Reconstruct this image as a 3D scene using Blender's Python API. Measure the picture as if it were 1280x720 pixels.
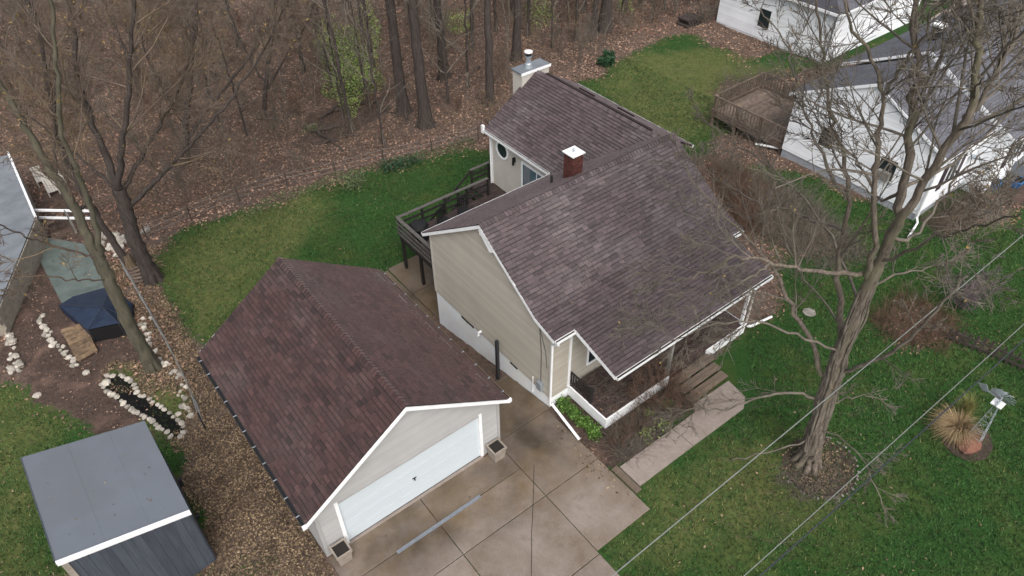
import bpy, math, random
import numpy as np
from mathutils import Matrix, Vector

for _o in list(bpy.data.objects):
    bpy.data.objects.remove(_o, do_unlink=True)
SC = bpy.context.scene
COL = SC.collection
random.seed(7)
RNG = np.random.default_rng(11)

# ------------------------------------------------------------------ camera
CAM_H = 20.18
FOC = 904.6                      # focal length in pixels of a 1280 px wide picture
PITCH, ROLL, YAW = math.radians(42.105), math.radians(-0.714), math.radians(37.62)
_f = np.array([math.cos(PITCH) * math.sin(YAW), math.cos(PITCH) * math.cos(YAW), -math.sin(PITCH)])
_r = np.array([math.cos(YAW), -math.sin(YAW), 0.0])
_u = np.cross(_r, _f)
CR = math.cos(ROLL) * _r + math.sin(ROLL) * _u
CU = -math.sin(ROLL) * _r + math.cos(ROLL) * _u
CF = _f
cam_data = bpy.data.cameras.new('camera')
cam = bpy.data.objects.new('camera', cam_data)
COL.objects.link(cam)
cam_data.sensor_width = 36.0
cam_data.lens = FOC * 36.0 / 1280.0
cam_data.clip_start = 0.1
cam_data.clip_end = 2000.0
mw = Matrix.Identity(4)
for i in range(3):
    mw[i][0] = CR[i]; mw[i][1] = CU[i]; mw[i][2] = -CF[i]
mw[2][3] = CAM_H
cam.matrix_world = mw
SC.camera = cam

# ------------------------------------------------------------------ sky, sun, exposure
SUN_EL, SUN_AZ = math.radians(51), math.radians(204)     # behind thin even cloud
W = bpy.data.worlds.new('World'); SC.world = W; W.use_nodes = True
wn = W.node_tree; wn.nodes.clear()
wo = wn.nodes.new('ShaderNodeOutputWorld'); wb = wn.nodes.new('ShaderNodeBackground')
ws = wn.nodes.new('ShaderNodeTexSky'); ws.sky_type = 'NISHITA'; ws.sun_disc = False
ws.sun_elevation = SUN_EL; ws.sun_rotation = SUN_AZ
ws.air_density = 1.0; ws.dust_density = 6.0; ws.ozone_density = 1.0
wh = wn.nodes.new('ShaderNodeHueSaturation'); wh.inputs['Saturation'].default_value = 0.36   # grey overcast
wn.links.new(ws.outputs[0], wh.inputs['Color']); wn.links.new(wh.outputs[0], wb.inputs[0])
wn.links.new(wb.outputs[0], wo.inputs[0]); wb.inputs[1].default_value = 0.125
sun_d = bpy.data.lights.new('sun', 'SUN'); sun_d.energy = 0.7; sun_d.angle = math.radians(55); sun_d.color = (1.0, 0.97, 0.93)
sun = bpy.data.objects.new('sun', sun_d); COL.objects.link(sun)
_sd = Vector((math.sin(SUN_AZ) * math.cos(SUN_EL), math.cos(SUN_AZ) * math.cos(SUN_EL), math.sin(SUN_EL)))
sun.rotation_euler = _sd.to_track_quat('Z', 'Y').to_euler()
sun.location = (0, 0, 40)
SC.view_settings.view_transform = 'Standard'
SC.view_settings.look = 'None'
SC.view_settings.exposure = 0.82
SC.view_settings.gamma = 1.0
SC.view_settings.use_curve_mapping = False
SC.render.engine = 'CYCLES'

# ------------------------------------------------------------------ pixels to places
def ray(px, py):
    return CR * ((px - 640) / FOC) + CU * (-(py - 360) / FOC) + CF
def gz(px, py, z=0.0):
    d = ray(px, py); t = (z - CAM_H) / d[2]
    return np.array([t * d[0], t * d[1], z])
def sstep(t):
    t = np.clip(t, 0, 1); return t * t * (3 - 2 * t)
def hz(x, y):
    """height of the ground"""
    x = np.asarray(x, float); y = np.asarray(y, float)
    a = -1.42 * np.clip((y - 12.0) / 7.4, 0, 1)
    b = -0.7 * sstep((y - 15) / 10)
    k = sstep((x - 20.5) / 4)
    left = -0.35 * sstep((0.5 - x) / 2.5) * (1 - np.clip((y - 12) / 7.4, 0, 1)) * sstep((y - 8) / 4)
    ravine = -0.9 * np.exp(-((x - 15.5) / 4.0) ** 2 - ((y - 41) / 5.0) ** 2)
    return a * (1 - k) + b * k + left + ravine - 1.2 * sstep((y - 30) / 16) * (1 - sstep((x - 30) / 8))
def G(px, py):
    z = 0.0
    for _ in range(50):
        P = gz(px, py, z); z = 0.5 * z + 0.5 * float(hz(P[0], P[1]))
    P[2] = float(hz(P[0], P[1]))
    return P
def upright(base, px, py, off=0.0):
    """point on the pixel's ray in the upright plane through base that faces the camera (off: metres behind it)"""
    n = np.array([base[0], base[1], 0.0]); dist = np.linalg.norm(n); n /= dist
    d = ray(px, py); t = (dist + off) / (d @ n)
    return np.array([0, 0, CAM_H]) + t * d

# ------------------------------------------------------------------ materials
def _mix(nt, a, b, fac, typ='MIX'):
    m = nt.nodes.new('ShaderNodeMix'); m.data_type = 'RGBA'; m.blend_type = typ
    for s, v in ((0, fac), (6, a), (7, b)):
        if hasattr(v, 'links') or hasattr(v, 'is_output'):
            nt.links.new(v, m.inputs[s])
        elif s == 0:
            m.inputs[0].default_value = v
        else:
            m.inputs[s].default_value = (*v, 1)
    return m.outputs[2]
def _noise(nt, co, scale, detail=6, rough=0.6, dist=0.0):
    n = nt.nodes.new('ShaderNodeTexNoise'); n.inputs['Scale'].default_value = scale
    n.inputs['Detail'].default_value = detail; n.inputs['Roughness'].default_value = rough
    n.inputs['Distortion'].default_value = dist
    nt.links.new(co, n.inputs['Vector']); return n.outputs['Fac']
def _ramp(nt, f, a, b):
    m = nt.nodes.new('ShaderNodeMapRange'); m.inputs[1].default_value = a; m.inputs[2].default_value = b
    nt.links.new(f, m.inputs[0]); return m.outputs[0]
def _math(nt, op, a, b):
    m = nt.nodes.new('ShaderNodeMath'); m.operation = op
    for i, v in enumerate((a, b)):
        if hasattr(v, 'is_output'): nt.links.new(v, m.inputs[i])
        else: m.inputs[i].default_value = v
    return m.outputs[0]
def newmat(name):
    m = bpy.data.materials.new(name); m.use_nodes = True
    nt = m.node_tree; p = nt.nodes['Principled BSDF']
    p.inputs['Specular IOR Level'].default_value = 0.3
    co = nt.nodes.new('ShaderNodeNewGeometry').outputs['Position']
    return m, nt, p, co
def M(name, c1, c2=None, scale=3.0, rough=0.8, bump=0.0, bscale=40.0, spec=0.3, metallic=0.0, tint=0.0, lo=0.35, hi=0.65,
      streak=None, c3=None, s3=0.4, rnd=0.0):
    """c1/c2 mottled by noise, c3 large patches, tint: strength of the per-piece value in the mesh"""
    m, nt, p, co = newmat(name)
    if streak:
        mp = nt.nodes.new('ShaderNodeMapping'); mp.inputs['Scale'].default_value = streak
        nt.links.new(co, mp.inputs[0]); co2 = mp.outputs[0]
    else:
        co2 = co
    c2 = c2 or tuple(v * 0.8 for v in c1)
    col = _mix(nt, c1, c2, _ramp(nt, _noise(nt, co2, scale), lo, hi))
    if c3:
        col = _mix(nt, col, c3, _ramp(nt, _noise(nt, co, s3, 4), 0.48, 0.66))
    if tint:
        at = nt.nodes.new('ShaderNodeAttribute'); at.attribute_name = 'tint'
        f = _math(nt, 'MULTIPLY_ADD', at.outputs['Fac'], tint)
        f.node.inputs[2].default_value = 1.0 - tint * 0.5
        mm = nt.nodes.new('ShaderNodeVectorMath'); mm.operation = 'SCALE'
        nt.links.new(col, mm.inputs[0]); nt.links.new(f, mm.inputs['Scale']); col = mm.outputs[0]
    if rnd:
        oi = nt.nodes.new('ShaderNodeObjectInfo')
        f = _math(nt, 'MULTIPLY_ADD', oi.outputs['Random'], rnd); f.node.inputs[2].default_value = 1.0 - rnd * 0.5
        mm = nt.nodes.new('ShaderNodeVectorMath'); mm.operation = 'SCALE'
        nt.links.new(col, mm.inputs[0]); nt.links.new(f, mm.inputs['Scale']); col = mm.outputs[0]
    nt.links.new(col, p.inputs['Base Color'])
    p.inputs['Roughness'].default_value = rough; p.inputs['Metallic'].default_value = metallic
    p.inputs['Specular IOR Level'].default_value = spec
    if bump:
        b = nt.nodes.new('ShaderNodeBump'); b.inputs['Strength'].default_value = bump; b.inputs['Distance'].default_value = 0.02
        nt.links.new(_noise(nt, co2, bscale, 4), b.inputs['Height']); nt.links.new(b.outputs[0], p.inputs['Normal'])
    return m

MAT = {}
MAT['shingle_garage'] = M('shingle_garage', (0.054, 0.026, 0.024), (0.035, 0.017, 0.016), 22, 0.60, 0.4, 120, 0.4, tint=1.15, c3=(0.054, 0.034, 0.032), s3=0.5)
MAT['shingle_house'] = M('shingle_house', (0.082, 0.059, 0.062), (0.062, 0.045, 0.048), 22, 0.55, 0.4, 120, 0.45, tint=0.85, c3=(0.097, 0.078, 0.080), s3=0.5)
for _k in ('shingle_garage', 'shingle_house'):
    _p = MAT[_k].node_tree.nodes['Principled BSDF']; _p.inputs['Sheen Weight'].default_value = 0.30 if _k == 'shingle_garage' else 0.12; _p.inputs['Sheen Roughness'].default_value = 0.45
    _p.inputs['Sheen Tint'].default_value = (0.62, 0.50, 0.48, 1)
MAT['roof_under'] = M('roof_under', (0.03, 0.02, 0.02), None, 8, 0.9)
MAT['siding_beige'] = M('siding_beige', (0.355, 0.328, 0.282), (0.325, 0.300, 0.258), 1.2, 0.6, 0.05, 20, tint=0.18, c3=(0.345, 0.32, 0.272), s3=0.5)
MAT['siding_garage'] = M('siding_garage', (0.345, 0.342, 0.338), (0.318, 0.315, 0.311), 1.2, 0.6, 0.05, 20, tint=0.16)
MAT['siding_wing'] = M('siding_wing', (0.46, 0.435, 0.395), (0.42, 0.40, 0.36), 1.5, 0.65)
MAT['white_paint'] = M('white_paint', (0.78, 0.79, 0.80), (0.70, 0.71, 0.72), 4, 0.5, 0.05, 30)
MAT['foundation_white'] = M('foundation_white', (0.80, 0.84, 0.88), (0.74, 0.77, 0.80), 2, 0.7, 0.2, 12, c3=(0.74, 0.75, 0.74), s3=0.9)
MAT['door_white'] = M('door_white', (0.52, 0.575, 0.61), (0.495, 0.548, 0.583), 2.5, 0.45, streak=(0.3, 1, 4))
MAT['gutter_dark'] = M('gutter_dark', (0.03, 0.03, 0.033), None, 5, 0.5)
MAT['gutter_brown'] = M('gutter_brown', (0.16, 0.12, 0.10), None, 5, 0.5)
MAT['metal'] = M('metal', (0.45, 0.47, 0.50), (0.36, 0.38, 0.41), 8, 0.38, metallic=0.8)
MAT['galv'] = M('galvanised', (0.42, 0.46, 0.50), (0.33, 0.37, 0.41), 8, 0.4, metallic=0.5)
MAT['black'] = M('black_plastic', (0.012, 0.012, 0.013), None, 5, 0.5)
MAT['glass'] = M('dark_glass', (0.022, 0.030, 0.034), (0.015, 0.021, 0.025), 1, 0.08, spec=0.5)
MAT['channel'] = M('dull_channel', (0.19, 0.21, 0.235), (0.15, 0.165, 0.19), 8, 0.5)
MAT['glass_teal'] = M('door_glass', (0.10, 0.17, 0.19), (0.06, 0.10, 0.12), 1.5, 0.08, spec=0.8)
MAT['brick'] = M('chimney_brick', (0.105, 0.034, 0.028), (0.065, 0.025, 0.022), 14, 0.85, tint=0.5)
MAT['mortar'] = M('mortar', (0.10, 0.085, 0.08), None, 9, 0.9)
MAT['deck_dark'] = M('deck_stain', (0.048, 0.034, 0.031), (0.026, 0.019, 0.018), 3, 0.6, 0.2, 20, rnd=0.5)
MAT['rail_dark'] = M('rail_stain', (0.026, 0.023, 0.022), (0.016, 0.014, 0.014), 6, 0.6)
MAT['rail_cap'] = M('rail_cap_weathered', (0.105, 0.097, 0.09), (0.066, 0.06, 0.056), 6, 0.7)
MAT['porch_board'] = M('porch_board', (0.070, 0.046, 0.043), (0.040, 0.027, 0.025), 3, 0.5, 0.2, 25, rnd=0.6)
MAT['tread'] = M('step_wood', (0.155, 0.118, 0.090), (0.10, 0.075, 0.058), 4, 0.75, 0.2, 25, rnd=0.3, streak=(0.6, 6, 6))
MAT['old_wood'] = M('weathered_wood', (0.165, 0.125, 0.10), (0.095, 0.072, 0.058), 4, 0.85, 0.2, 25, rnd=0.4)
MAT['grey_wood'] = M('grey_wood', (0.20, 0.19, 0.175), (0.12, 0.115, 0.105), 5, 0.85, 0.2, 25, rnd=0.3)
MAT['tan_wood'] = M('tan_plank', (0.185, 0.125, 0.075), (0.085, 0.058, 0.038), 5, 0.8, 0.3, 20, rnd=0.5)
MAT['shed_roof'] = M('shed_roof_felt', (0.130, 0.146, 0.170), (0.119, 0.134, 0.157), 0.9, 0.75, 0.1, 60, c3=(0.118, 0.130, 0.148), s3=0.5)
MAT['shed_wall'] = M('shed_wall', (0.060, 0.070, 0.086), (0.043, 0.050, 0.064), 3, 0.6, 0.1, 20, streak=(5, 5, 0.4), rnd=0.25)
MAT['n_siding'] = M('white_siding', (0.78, 0.80, 0.83), (0.70, 0.72, 0.75), 1.0, 0.55, tint=0.2)
MAT['n_found'] = M('block_grey', (0.33, 0.35, 0.38), (0.26, 0.28, 0.30), 3, 0.85, 0.2, 20)
MAT['shutter'] = M('shutter', (0.045, 0.03, 0.04), None, 5, 0.5)
MAT['tarp'] = M('blue_tarp', (0.016, 0.027, 0.055), (0.009, 0.016, 0.034), 2.5, 0.5, 0.5, 5)
MAT['mat_green'] = M('green_grey_sheet', (0.115, 0.142, 0.13), (0.080, 0.098, 0.09), 2.0, 0.45, 0.1, 9)
MAT['soil'] = M('soil', (0.062, 0.045, 0.036), (0.034, 0.024, 0.020), 9, 0.95, 0.6, 18)
MAT['stone_white'] = M('pale_fieldstone', (0.42, 0.385, 0.335), (0.27, 0.245, 0.21), 5, 0.85, 0.3, 14, rnd=0.7)
MAT['stone_grey'] = M('grey_fieldstone', (0.20, 0.185, 0.165), (0.10, 0.092, 0.083), 5, 0.85, 0.3, 14, rnd=0.7)
MAT['water'] = M('pond_water', (0.006, 0.006, 0.007), (0.012, 0.012, 0.010), 3, 0.35, spec=0.06)
MAT['red_rock'] = M('red_boulder', (0.16, 0.068, 0.048), (0.10, 0.045, 0.034), 3, 0.85, 0.5, 9)
MAT['straw'] = M('dry_straw', (0.36, 0.265, 0.15), (0.24, 0.17, 0.095), 6, 0.8, tint=0.7)
MAT['green_straw'] = M('dry_green_grass', (0.23, 0.21, 0.075), (0.15, 0.15, 0.05), 6, 0.8, tint=0.7)
MAT['bark'] = M('bark_grey_brown', (0.185, 0.152, 0.123), (0.078, 0.063, 0.051), 5, 0.9, 0.9, 12, streak=(3, 3, 0.6), c3=(0.145, 0.135, 0.088), s3=0.7)
MAT['bark_green'] = M('bark_mossy', (0.100, 0.092, 0.064), (0.058, 0.053, 0.038), 4, 0.9, 0.5, 12, streak=(2, 2, 0.5))
MAT['bark_woods'] = M('bark_woods', (0.066, 0.053, 0.047), (0.031, 0.025, 0.022), 4, 0.92, 0.9, 8, streak=(4, 4, 0.5))
MAT['twig'] = M('twig_grey_brown', (0.170, 0.147, 0.120), (0.092, 0.078, 0.065), 3, 0.9)
MAT['twig_brown'] = M('twig_brown', (0.158, 0.120, 0.096), (0.082, 0.062, 0.051), 2, 0.9, c3=(0.175, 0.128, 0.080), s3=0.3)
MAT['twig_red'] = M('twig_red_brown', (0.165, 0.103, 0.072), (0.080, 0.050, 0.037), 3, 0.9)
MAT['twig_purple'] = M('twig_purple', (0.16, 0.125, 0.135), (0.10, 0.075, 0.082), 3, 0.9)
MAT['leaf_brown'] = M('fallen_leaf', (0.275, 0.180, 0.130), (0.140, 0.088, 0.064), 0.8, 0.85, tint=1.6, c3=(0.215, 0.120, 0.084), s3=0.25)
MAT['leaf_tan'] = M('fallen_leaf_tan', (0.205, 0.148, 0.092), (0.115, 0.082, 0.052), 1.2, 0.8, tint=1.6)
MAT['leaf_yellow'] = M('late_leaf', (0.28, 0.19, 0.055), (0.17, 0.12, 0.045), 2, 0.7, tint=0.8)
MAT['leaf_green'] = M('garden_leaf', (0.088, 0.165, 0.030), (0.055, 0.115, 0.020), 4, 0.6, tint=0.9)
MAT['leaf_dark'] = M('evergreen_leaf', (0.028, 0.072, 0.030), (0.017, 0.045, 0.020), 4, 0.5, tint=0.9)
MAT['leaf_under'] = M('understory_leaf', (0.240, 0.320, 0.085), (0.160, 0.225, 0.062), 2, 0.7, tint=0.8)
MAT['leaf_weed'] = M('weed_leaf', (0.105, 0.135, 0.058), (0.068, 0.088, 0.042), 2, 0.75, tint=1.0)
MAT['blade'] = M('grass_blade', (0.046, 0.102, 0.025), (0.026, 0.068, 0.017), 0.5, 0.7, tint=1.7, c3=(0.056, 0.082, 0.024), s3=0.25)
MAT['blade_dry'] = M('grass_blade_dry', (0.140, 0.145, 0.055), (0.090, 0.102, 0.037), 0.8, 0.75, tint=1.6)
MAT['wire_light'] = M('wire_light', (0.19, 0.20, 0.19), None, 5, 0.5)
MAT['wire_dark'] = M('wire_dark', (0.035, 0.04, 0.05), None, 5, 0.5)
MAT['blue_plastic'] = M('blue_plastic', (0.06, 0.16, 0.36), None, 5, 0.4)
MAT['terracotta'] = M('planter_tan', (0.29, 0.255, 0.215), (0.22, 0.19, 0.16), 6, 0.8)
MAT['paver'] = M('tan_block', (0.30, 0.265, 0.215), (0.22, 0.195, 0.16), 4, 0.85, 0.2, 15)
MAT['pale_deck'] = M('pale_sheet', (0.170, 0.185, 0.205), (0.125, 0.137, 0.155), 1.5, 0.8)
MAT['tar'] = M('joint_dark', (0.02, 0.017, 0.015), None, 5, 0.9)

def shingle_far(name, c1, c2):
    m, nt, p, co = newmat(name)
    br = nt.nodes.new('ShaderNodeTexBrick')
    uv = nt.nodes.new('ShaderNodeUVMap'); nt.links.new(uv.outputs[0], br.inputs['Vector'])
    br.inputs['Scale'].default_value = 1.0; br.inputs['Brick Width'].default_value = 0.30; br.inputs['Row Height'].default_value = 0.14
    br.inputs['Mortar Size'].default_value = 0.008; br.inputs['Bias'].default_value = 0.0
    br.inputs['Color1'].default_value = (*c1, 1); br.inputs['Color2'].default_value = (*c2, 1)
    br.inputs['Mortar'].default_value = (*(v * 0.5 for v in c2), 1)
    col = _mix(nt, br.outputs[0], tuple(v * 0.7 for v in c2), _ramp(nt, _noise(nt, co, 0.7), 0.4, 0.9))
    nt.links.new(col, p.inputs['Base Color']); p.inputs['Roughness'].default_value = 0.85
    b = nt.nodes.new('ShaderNodeBump'); b.inputs['Strength'].default_value = 0.5; b.inputs['Distance'].default_value = 0.01
    b.invert = True
    nt.links.new(br.outputs['Fac'], b.inputs['Height']); nt.links.new(b.outputs[0], p.inputs['Normal'])
    return m
MAT['shingle_grey'] = shingle_far('shingle_grey', (0.135, 0.135, 0.155), (0.085, 0.085, 0.10))

def concrete_mat():
    m, nt, p, co = newmat('damp_concrete')
    oi = nt.nodes.new('ShaderNodeObjectInfo')
    fine = _noise(nt, co, 26, 5)
    base = _mix(nt, (0.165, 0.126, 0.095), (0.132, 0.099, 0.073), _ramp(nt, fine, 0.35, 0.65))
    pale = _mix(nt, (0.258, 0.216, 0.188), (0.212, 0.175, 0.150), _ramp(nt, fine, 0.35, 0.65))
    col = _mix(nt, base, pale, _ramp(nt, _noise(nt, co, 0.8, 6, 0.65, 0.2), 0.30, 0.62))
    damp = _ramp(nt, _noise(nt, co, 0.6, 6, 0.62, 0.2), 0.35, 0.65)
    sep = nt.nodes.new('ShaderNodeSeparateXYZ'); nt.links.new(co, sep.inputs[0])
    near = _ramp(nt, _math(nt, 'ADD', sep.outputs[1], _math(nt, 'MULTIPLY', _noise(nt, co, 0.7, 6, 0.65), 1.6)), 9.3, 11.2)               # rain stands on the slabs by the buildings
    damp = _math(nt, 'MULTIPLY_ADD', damp, 0.6); damp.node.inputs[2].default_value = 0.4
    damp = _math(nt, 'MULTIPLY', damp, near)
    damp.node.use_clamp = True
    wet = _mix(nt, (0.098, 0.067, 0.033), (0.046, 0.035, 0.025), _ramp(nt, _noise(nt, co, 0.5, 5, 0.6, 0.3), 0.42, 0.60))
    col = _mix(nt, col, wet, _math(nt, 'MULTIPLY', damp, 0.92))
    spot = _ramp(nt, _noise(nt, co, 1.6, 6, 0.7, 0.4), 0.56, 0.70)
    col = _mix(nt, col, (0.10, 0.076, 0.058), _math(nt, 'MULTIPLY', spot, 0.45))
    f = _math(nt, 'MULTIPLY_ADD', oi.outputs['Random'], 0.22); f.node.inputs[2].default_value = 0.85
    mm = nt.nodes.new('ShaderNodeVectorMath'); mm.operation = 'SCALE'
    nt.links.new(col, mm.inputs[0]); nt.links.new(f, mm.inputs['Scale'])
    nt.links.new(mm.outputs[0], p.inputs['Base Color'])
    r = _math(nt, 'MULTIPLY_ADD', damp, -0.35); r.node.inputs[2].default_value = 0.75
    nt.links.new(r, p.inputs['Roughness'])
    b = nt.nodes.new('ShaderNodeBump'); b.inputs['Strength'].default_value = 0.15; b.inputs['Distance'].default_value = 0.01
    nt.links.new(_noise(nt, co, 60, 3), b.inputs['Height']); nt.links.new(b.outputs[0], p.inputs['Normal'])
    return m
MAT['concrete'] = concrete_mat()
MAT['walk'] = M('walk_concrete', (0.265, 0.225, 0.20), (0.215, 0.18, 0.158), 9, 0.8, 0.1, 40, c3=(0.20, 0.165, 0.14), s3=0.9)

def ground_mat():
    m, nt, p, co = newmat('ground_cover')
    at = nt.nodes.new('ShaderNodeAttribute'); at.attribute_name = 'zone'
    sp = nt.nodes.new('ShaderNodeSeparateColor'); nt.links.new(at.outputs['Color'], sp.inputs[0])
    rag = _noise(nt, co, 4.0, 8, 0.75)
    def edge(ch):
        f = _math(nt, 'ADD', ch, _math(nt, 'MULTIPLY_ADD', rag, 1.5))
        f.node.inputs[1].links[0].from_node.inputs[2].default_value = -0.75
        return _ramp(nt, f, 0.40, 0.60)
    g1 = _mix(nt, (0.030, 0.076, 0.018), (0.015, 0.043, 0.012), _ramp(nt, _noise(nt, co, 9, 8, 0.8), 0.40, 0.60))
    g1 = _mix(nt, g1, (0.048, 0.072, 0.020), _ramp(nt, _noise(nt, co, 0.6, 5), 0.48, 0.68))
    dry = _mix(nt, (0.128, 0.130, 0.048), (0.076, 0.085, 0.029), _ramp(nt, _noise(nt, co, 5, 6, 0.7), 0.35, 0.65))
    lf = _mix(nt, (0.165, 0.116, 0.092), (0.066, 0.047, 0.038), _ramp(nt, _noise(nt, co, 6, 7, 0.75), 0.35, 0.65))
    lf = _mix(nt, lf, (0.085, 0.066, 0.056), _ramp(nt, _noise(nt, co, 0.35, 4), 0.45, 0.7))
    so = _mix(nt, (0.085, 0.060, 0.050), (0.042, 0.030, 0.025), _ramp(nt, _noise(nt, co, 9, 6, 0.7), 0.35, 0.65))
    so = _mix(nt, so, (0.125, 0.082, 0.066), _ramp(nt, _noise(nt, co, 1.1, 5), 0.52, 0.68))
    dn = _math(nt, 'ADD', sp.outputs[2], _math(nt, 'MULTIPLY_ADD', _noise(nt, co, 1.3, 7, 0.7), 1.6)); dn.node.inputs[1].links[0].from_node.inputs[2].default_value = -0.8
    col = _mix(nt, g1, dry, _math(nt, 'MULTIPLY', _ramp(nt, dn, 0.15, 0.95), 0.85))
    col = _mix(nt, col, (0.075, 0.062, 0.040), _math(nt, 'MULTIPLY', _ramp(nt, _noise(nt, co, 2.3, 6, 0.7), 0.58, 0.72), 0.55))
    col = _mix(nt, col, lf, edge(sp.outputs[0]))
    col = _mix(nt, col, so, edge(sp.outputs[1]))
    nt.links.new(col, p.inputs['Base Color']); p.inputs['Roughness'].default_value = 0.95
    p.inputs['Specular IOR Level'].default_value = 0.1
    b = nt.nodes.new('ShaderNodeBump'); b.inputs['Strength'].default_value = 0.8; b.inputs['Distance'].default_value = 0.05
    nt.links.new(_noise(nt, co, 9, 6, 0.75), b.inputs['Height']); nt.links.new(b.outputs[0], p.inputs['Normal'])
    return m
MAT['ground'] = ground_mat()

# ------------------------------------------------------------------ building blocks
ORG = {}
def tag(o, label=None, cat=None, group=None, kind=None):
    if label: o['label'] = label
    if cat: o['category'] = cat
    if group: o['group'] = group
    if kind: o['kind'] = kind
    return o
def thing(name, label, cat, loc=(0, 0, 0), group=None, kind=None):
    o = bpy.data.objects.new(name, None); COL.objects.link(o)
    o.location = tuple(float(v) for v in loc); o.empty_display_size = 0.3
    ORG[o.name] = np.array(loc, float)
    return tag(o, label, cat, group, kind)
def link_mesh(name, me, parent=None, loc=None):
    o = bpy.data.objects.new(name, me); COL.objects.link(o)
    if parent is not None:
        o.parent = parent; ORG[o.name] = ORG[parent.name]
    else:
        ORG[o.name] = np.array(loc if loc is not None else (0, 0, 0), float)
        o.location = tuple(ORG[o.name])
    return o
class MB:
    def __init__(s): s.v = []; s.f = []; s.t = []; s.uv = {}
    def face(s, pts, tint=0.5):
        n = len(s.v); s.v += [tuple(map(float, p)) for p in pts]; s.f.append(tuple(range(n, n + len(pts)))); s.t.append(tint)
    def hexa(s, b, t, tint=0.5):
        """solid between bottom quad b and top quad t (same winding, seen counterclockwise from above)"""
        n = len(s.v); s.v += [tuple(map(float, p)) for p in list(b) + list(t)]
        k = len(b)
        fs = [tuple(n + i for i in reversed(range(k))), tuple(n + k + i for i in range(k))]
        for i in range(k):
            j = (i + 1) % k; fs.append((n + i, n + j, n + k + j, n + k + i))
        s.f += fs; s.t += [tint] * len(fs)
    def box(s, x0, x1, y0, y1, z0, z1, tint=0.5):
        x0, x1 = min(x0, x1), max(x0, x1); y0, y1 = min(y0, y1), max(y0, y1); z0, z1 = min(z0, z1), max(z0, z1)
        q = [(x0, y0), (x1, y0), (x1, y1), (x0, y1)]
        s.hexa([(a, b, z0) for a, b in q], [(a, b, z1) for a, b in q], tint)
    def beam(s, p, q, w, h, up=(0, 0, 1), tint=0.5):
        """square bar from p to q: w across, h along up"""
        p = np.array(p, float); q = np.array(q, float); d = q - p; d /= np.linalg.norm(d)
        up = np.array(up, float)
        if abs(d @ up) > 0.98: up = np.array([1.0, 0, 0])
        a = np.cross(d, up); a /= np.linalg.norm(a); b = np.cross(a, d)
        c = [(-w / 2, -h / 2), (w / 2, -h / 2), (w / 2, h / 2), (-w / 2, h / 2)]
        s.hexa([p + a * i + b * j for i, j in c], [q + a * i + b * j for i, j in c], tint)
    def tube(s, pts, rad, k=6, tint=0.5, cap=True):
        v, f = tube_np([np.array(pts, float)], [np.array(rad, float) if np.ndim(rad) else np.full(len(pts), rad)], k)
        n = len(s.v); s.v += [tuple(r) for r in v]; s.f += [tuple(int(i) + n for i in r) for r in f]; s.t += [tint] * len(f)
        if cap:
            m = len(pts)
            s.f.append(tuple(n + i for i in reversed(range(k)))); s.f.append(tuple(n + (m - 1) * k + i for i in range(k))); s.t += [tint] * 2
    def lathe(s, c, prof, k=16, tint=0.5):
        n = len(s.v)
        for r, z in prof:
            for i in range(k):
                a = 2 * math.pi * i / k; s.v.append((c[0] + r * math.cos(a), c[1] + r * math.sin(a), c[2] + z))
        for j in range(len(prof) - 1):
            for i in range(k):
                a, b = n + j * k + i, n + j * k + (i + 1) % k
                s.f.append((a, b, b + k, a + k)); s.t.append(tint)
        s.f.append(tuple(n + i for i in reversed(range(k)))); m = n + (len(prof) - 1) * k
        s.f.append(tuple(m + i for i in range(k))); s.t += [tint] * 2
    def mesh(s, name, mat, org=(0, 0, 0), smooth=False):
        me = bpy.data.meshes.new(name)
        o = np.array(org, float)
        vv = np.array(s.v, float) - o
        me.from_pydata(vv.tolist(), [], s.f)
        a = me.attributes.new('tint', 'FLOAT', 'FACE'); a.data.foreach_set('value', np.array(s.t, np.float32))
        me.materials.append(MAT[mat] if isinstance(mat, str) else mat)
        if smooth: me.polygons.foreach_set('use_smooth', [True] * len(me.polygons))
        me.update()
        return me
    def build(s, name, mat, parent=None, loc=None, smooth=False, label=None, cat=None, group=None, kind=None):
        org = ORG[parent.name] if parent is not None else (loc if loc is not None else (0, 0, 0))
        o = link_mesh(name, s.mesh(name, mat, org, smooth), parent, org if parent is None else None)
        return tag(o, label, cat, group, kind)
def box(name, mat, parent, *a, **k):
    m = MB(); m.box(*a); return m.build(name, mat, parent, **k)
def beam(name, mat, parent, p, q, w, h, **k):
    m = MB(); m.beam(p, q, w, h); return m.build(name, mat, parent, **k)

def tube_np(paths, rads, k):
    """many tubes at once: returns verts, quad faces"""
    V = []; F = []; n = 0
    ang = np.arange(k) * 2 * math.pi / k
    ca, sa = np.cos(ang), np.sin(ang)
    for P, R in zip(paths, rads):
        m = len(P)
        T = np.empty_like(P); T[1:-1] = P[2:] - P[:-2]; T[0] = P[1] - P[0]; T[-1] = P[-1] - P[-2]
        T /= (np.linalg.norm(T, axis=1)[:, None] + 1e-9)
        ref = np.array([0.31, 0.95, 0.05]) if abs(T[0][2]) > 0.7 else np.array([0.05, 0.1, 0.99])
        A = np.cross(T, ref); A /= (np.linalg.norm(A, axis=1)[:, None] + 1e-9)
        B = np.cross(T, A)
        ring = P[:, None, :] + R[:, None, None] * (A[:, None, :] * ca[None, :, None] + B[:, None, :] * sa[None, :, None])
        V.append(ring.reshape(-1, 3))
        i = np.arange(m - 1)[:, None] * k + np.arange(k)[None, :]
        j = np.arange(m - 1)[:, None] * k + (np.arange(k)[None, :] + 1) % k
        F.append(np.stack([i, j, j + k, i + k], -1).reshape(-1, 4) + n)
        n += m * k
    return np.concatenate(V), np.concatenate(F)
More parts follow.
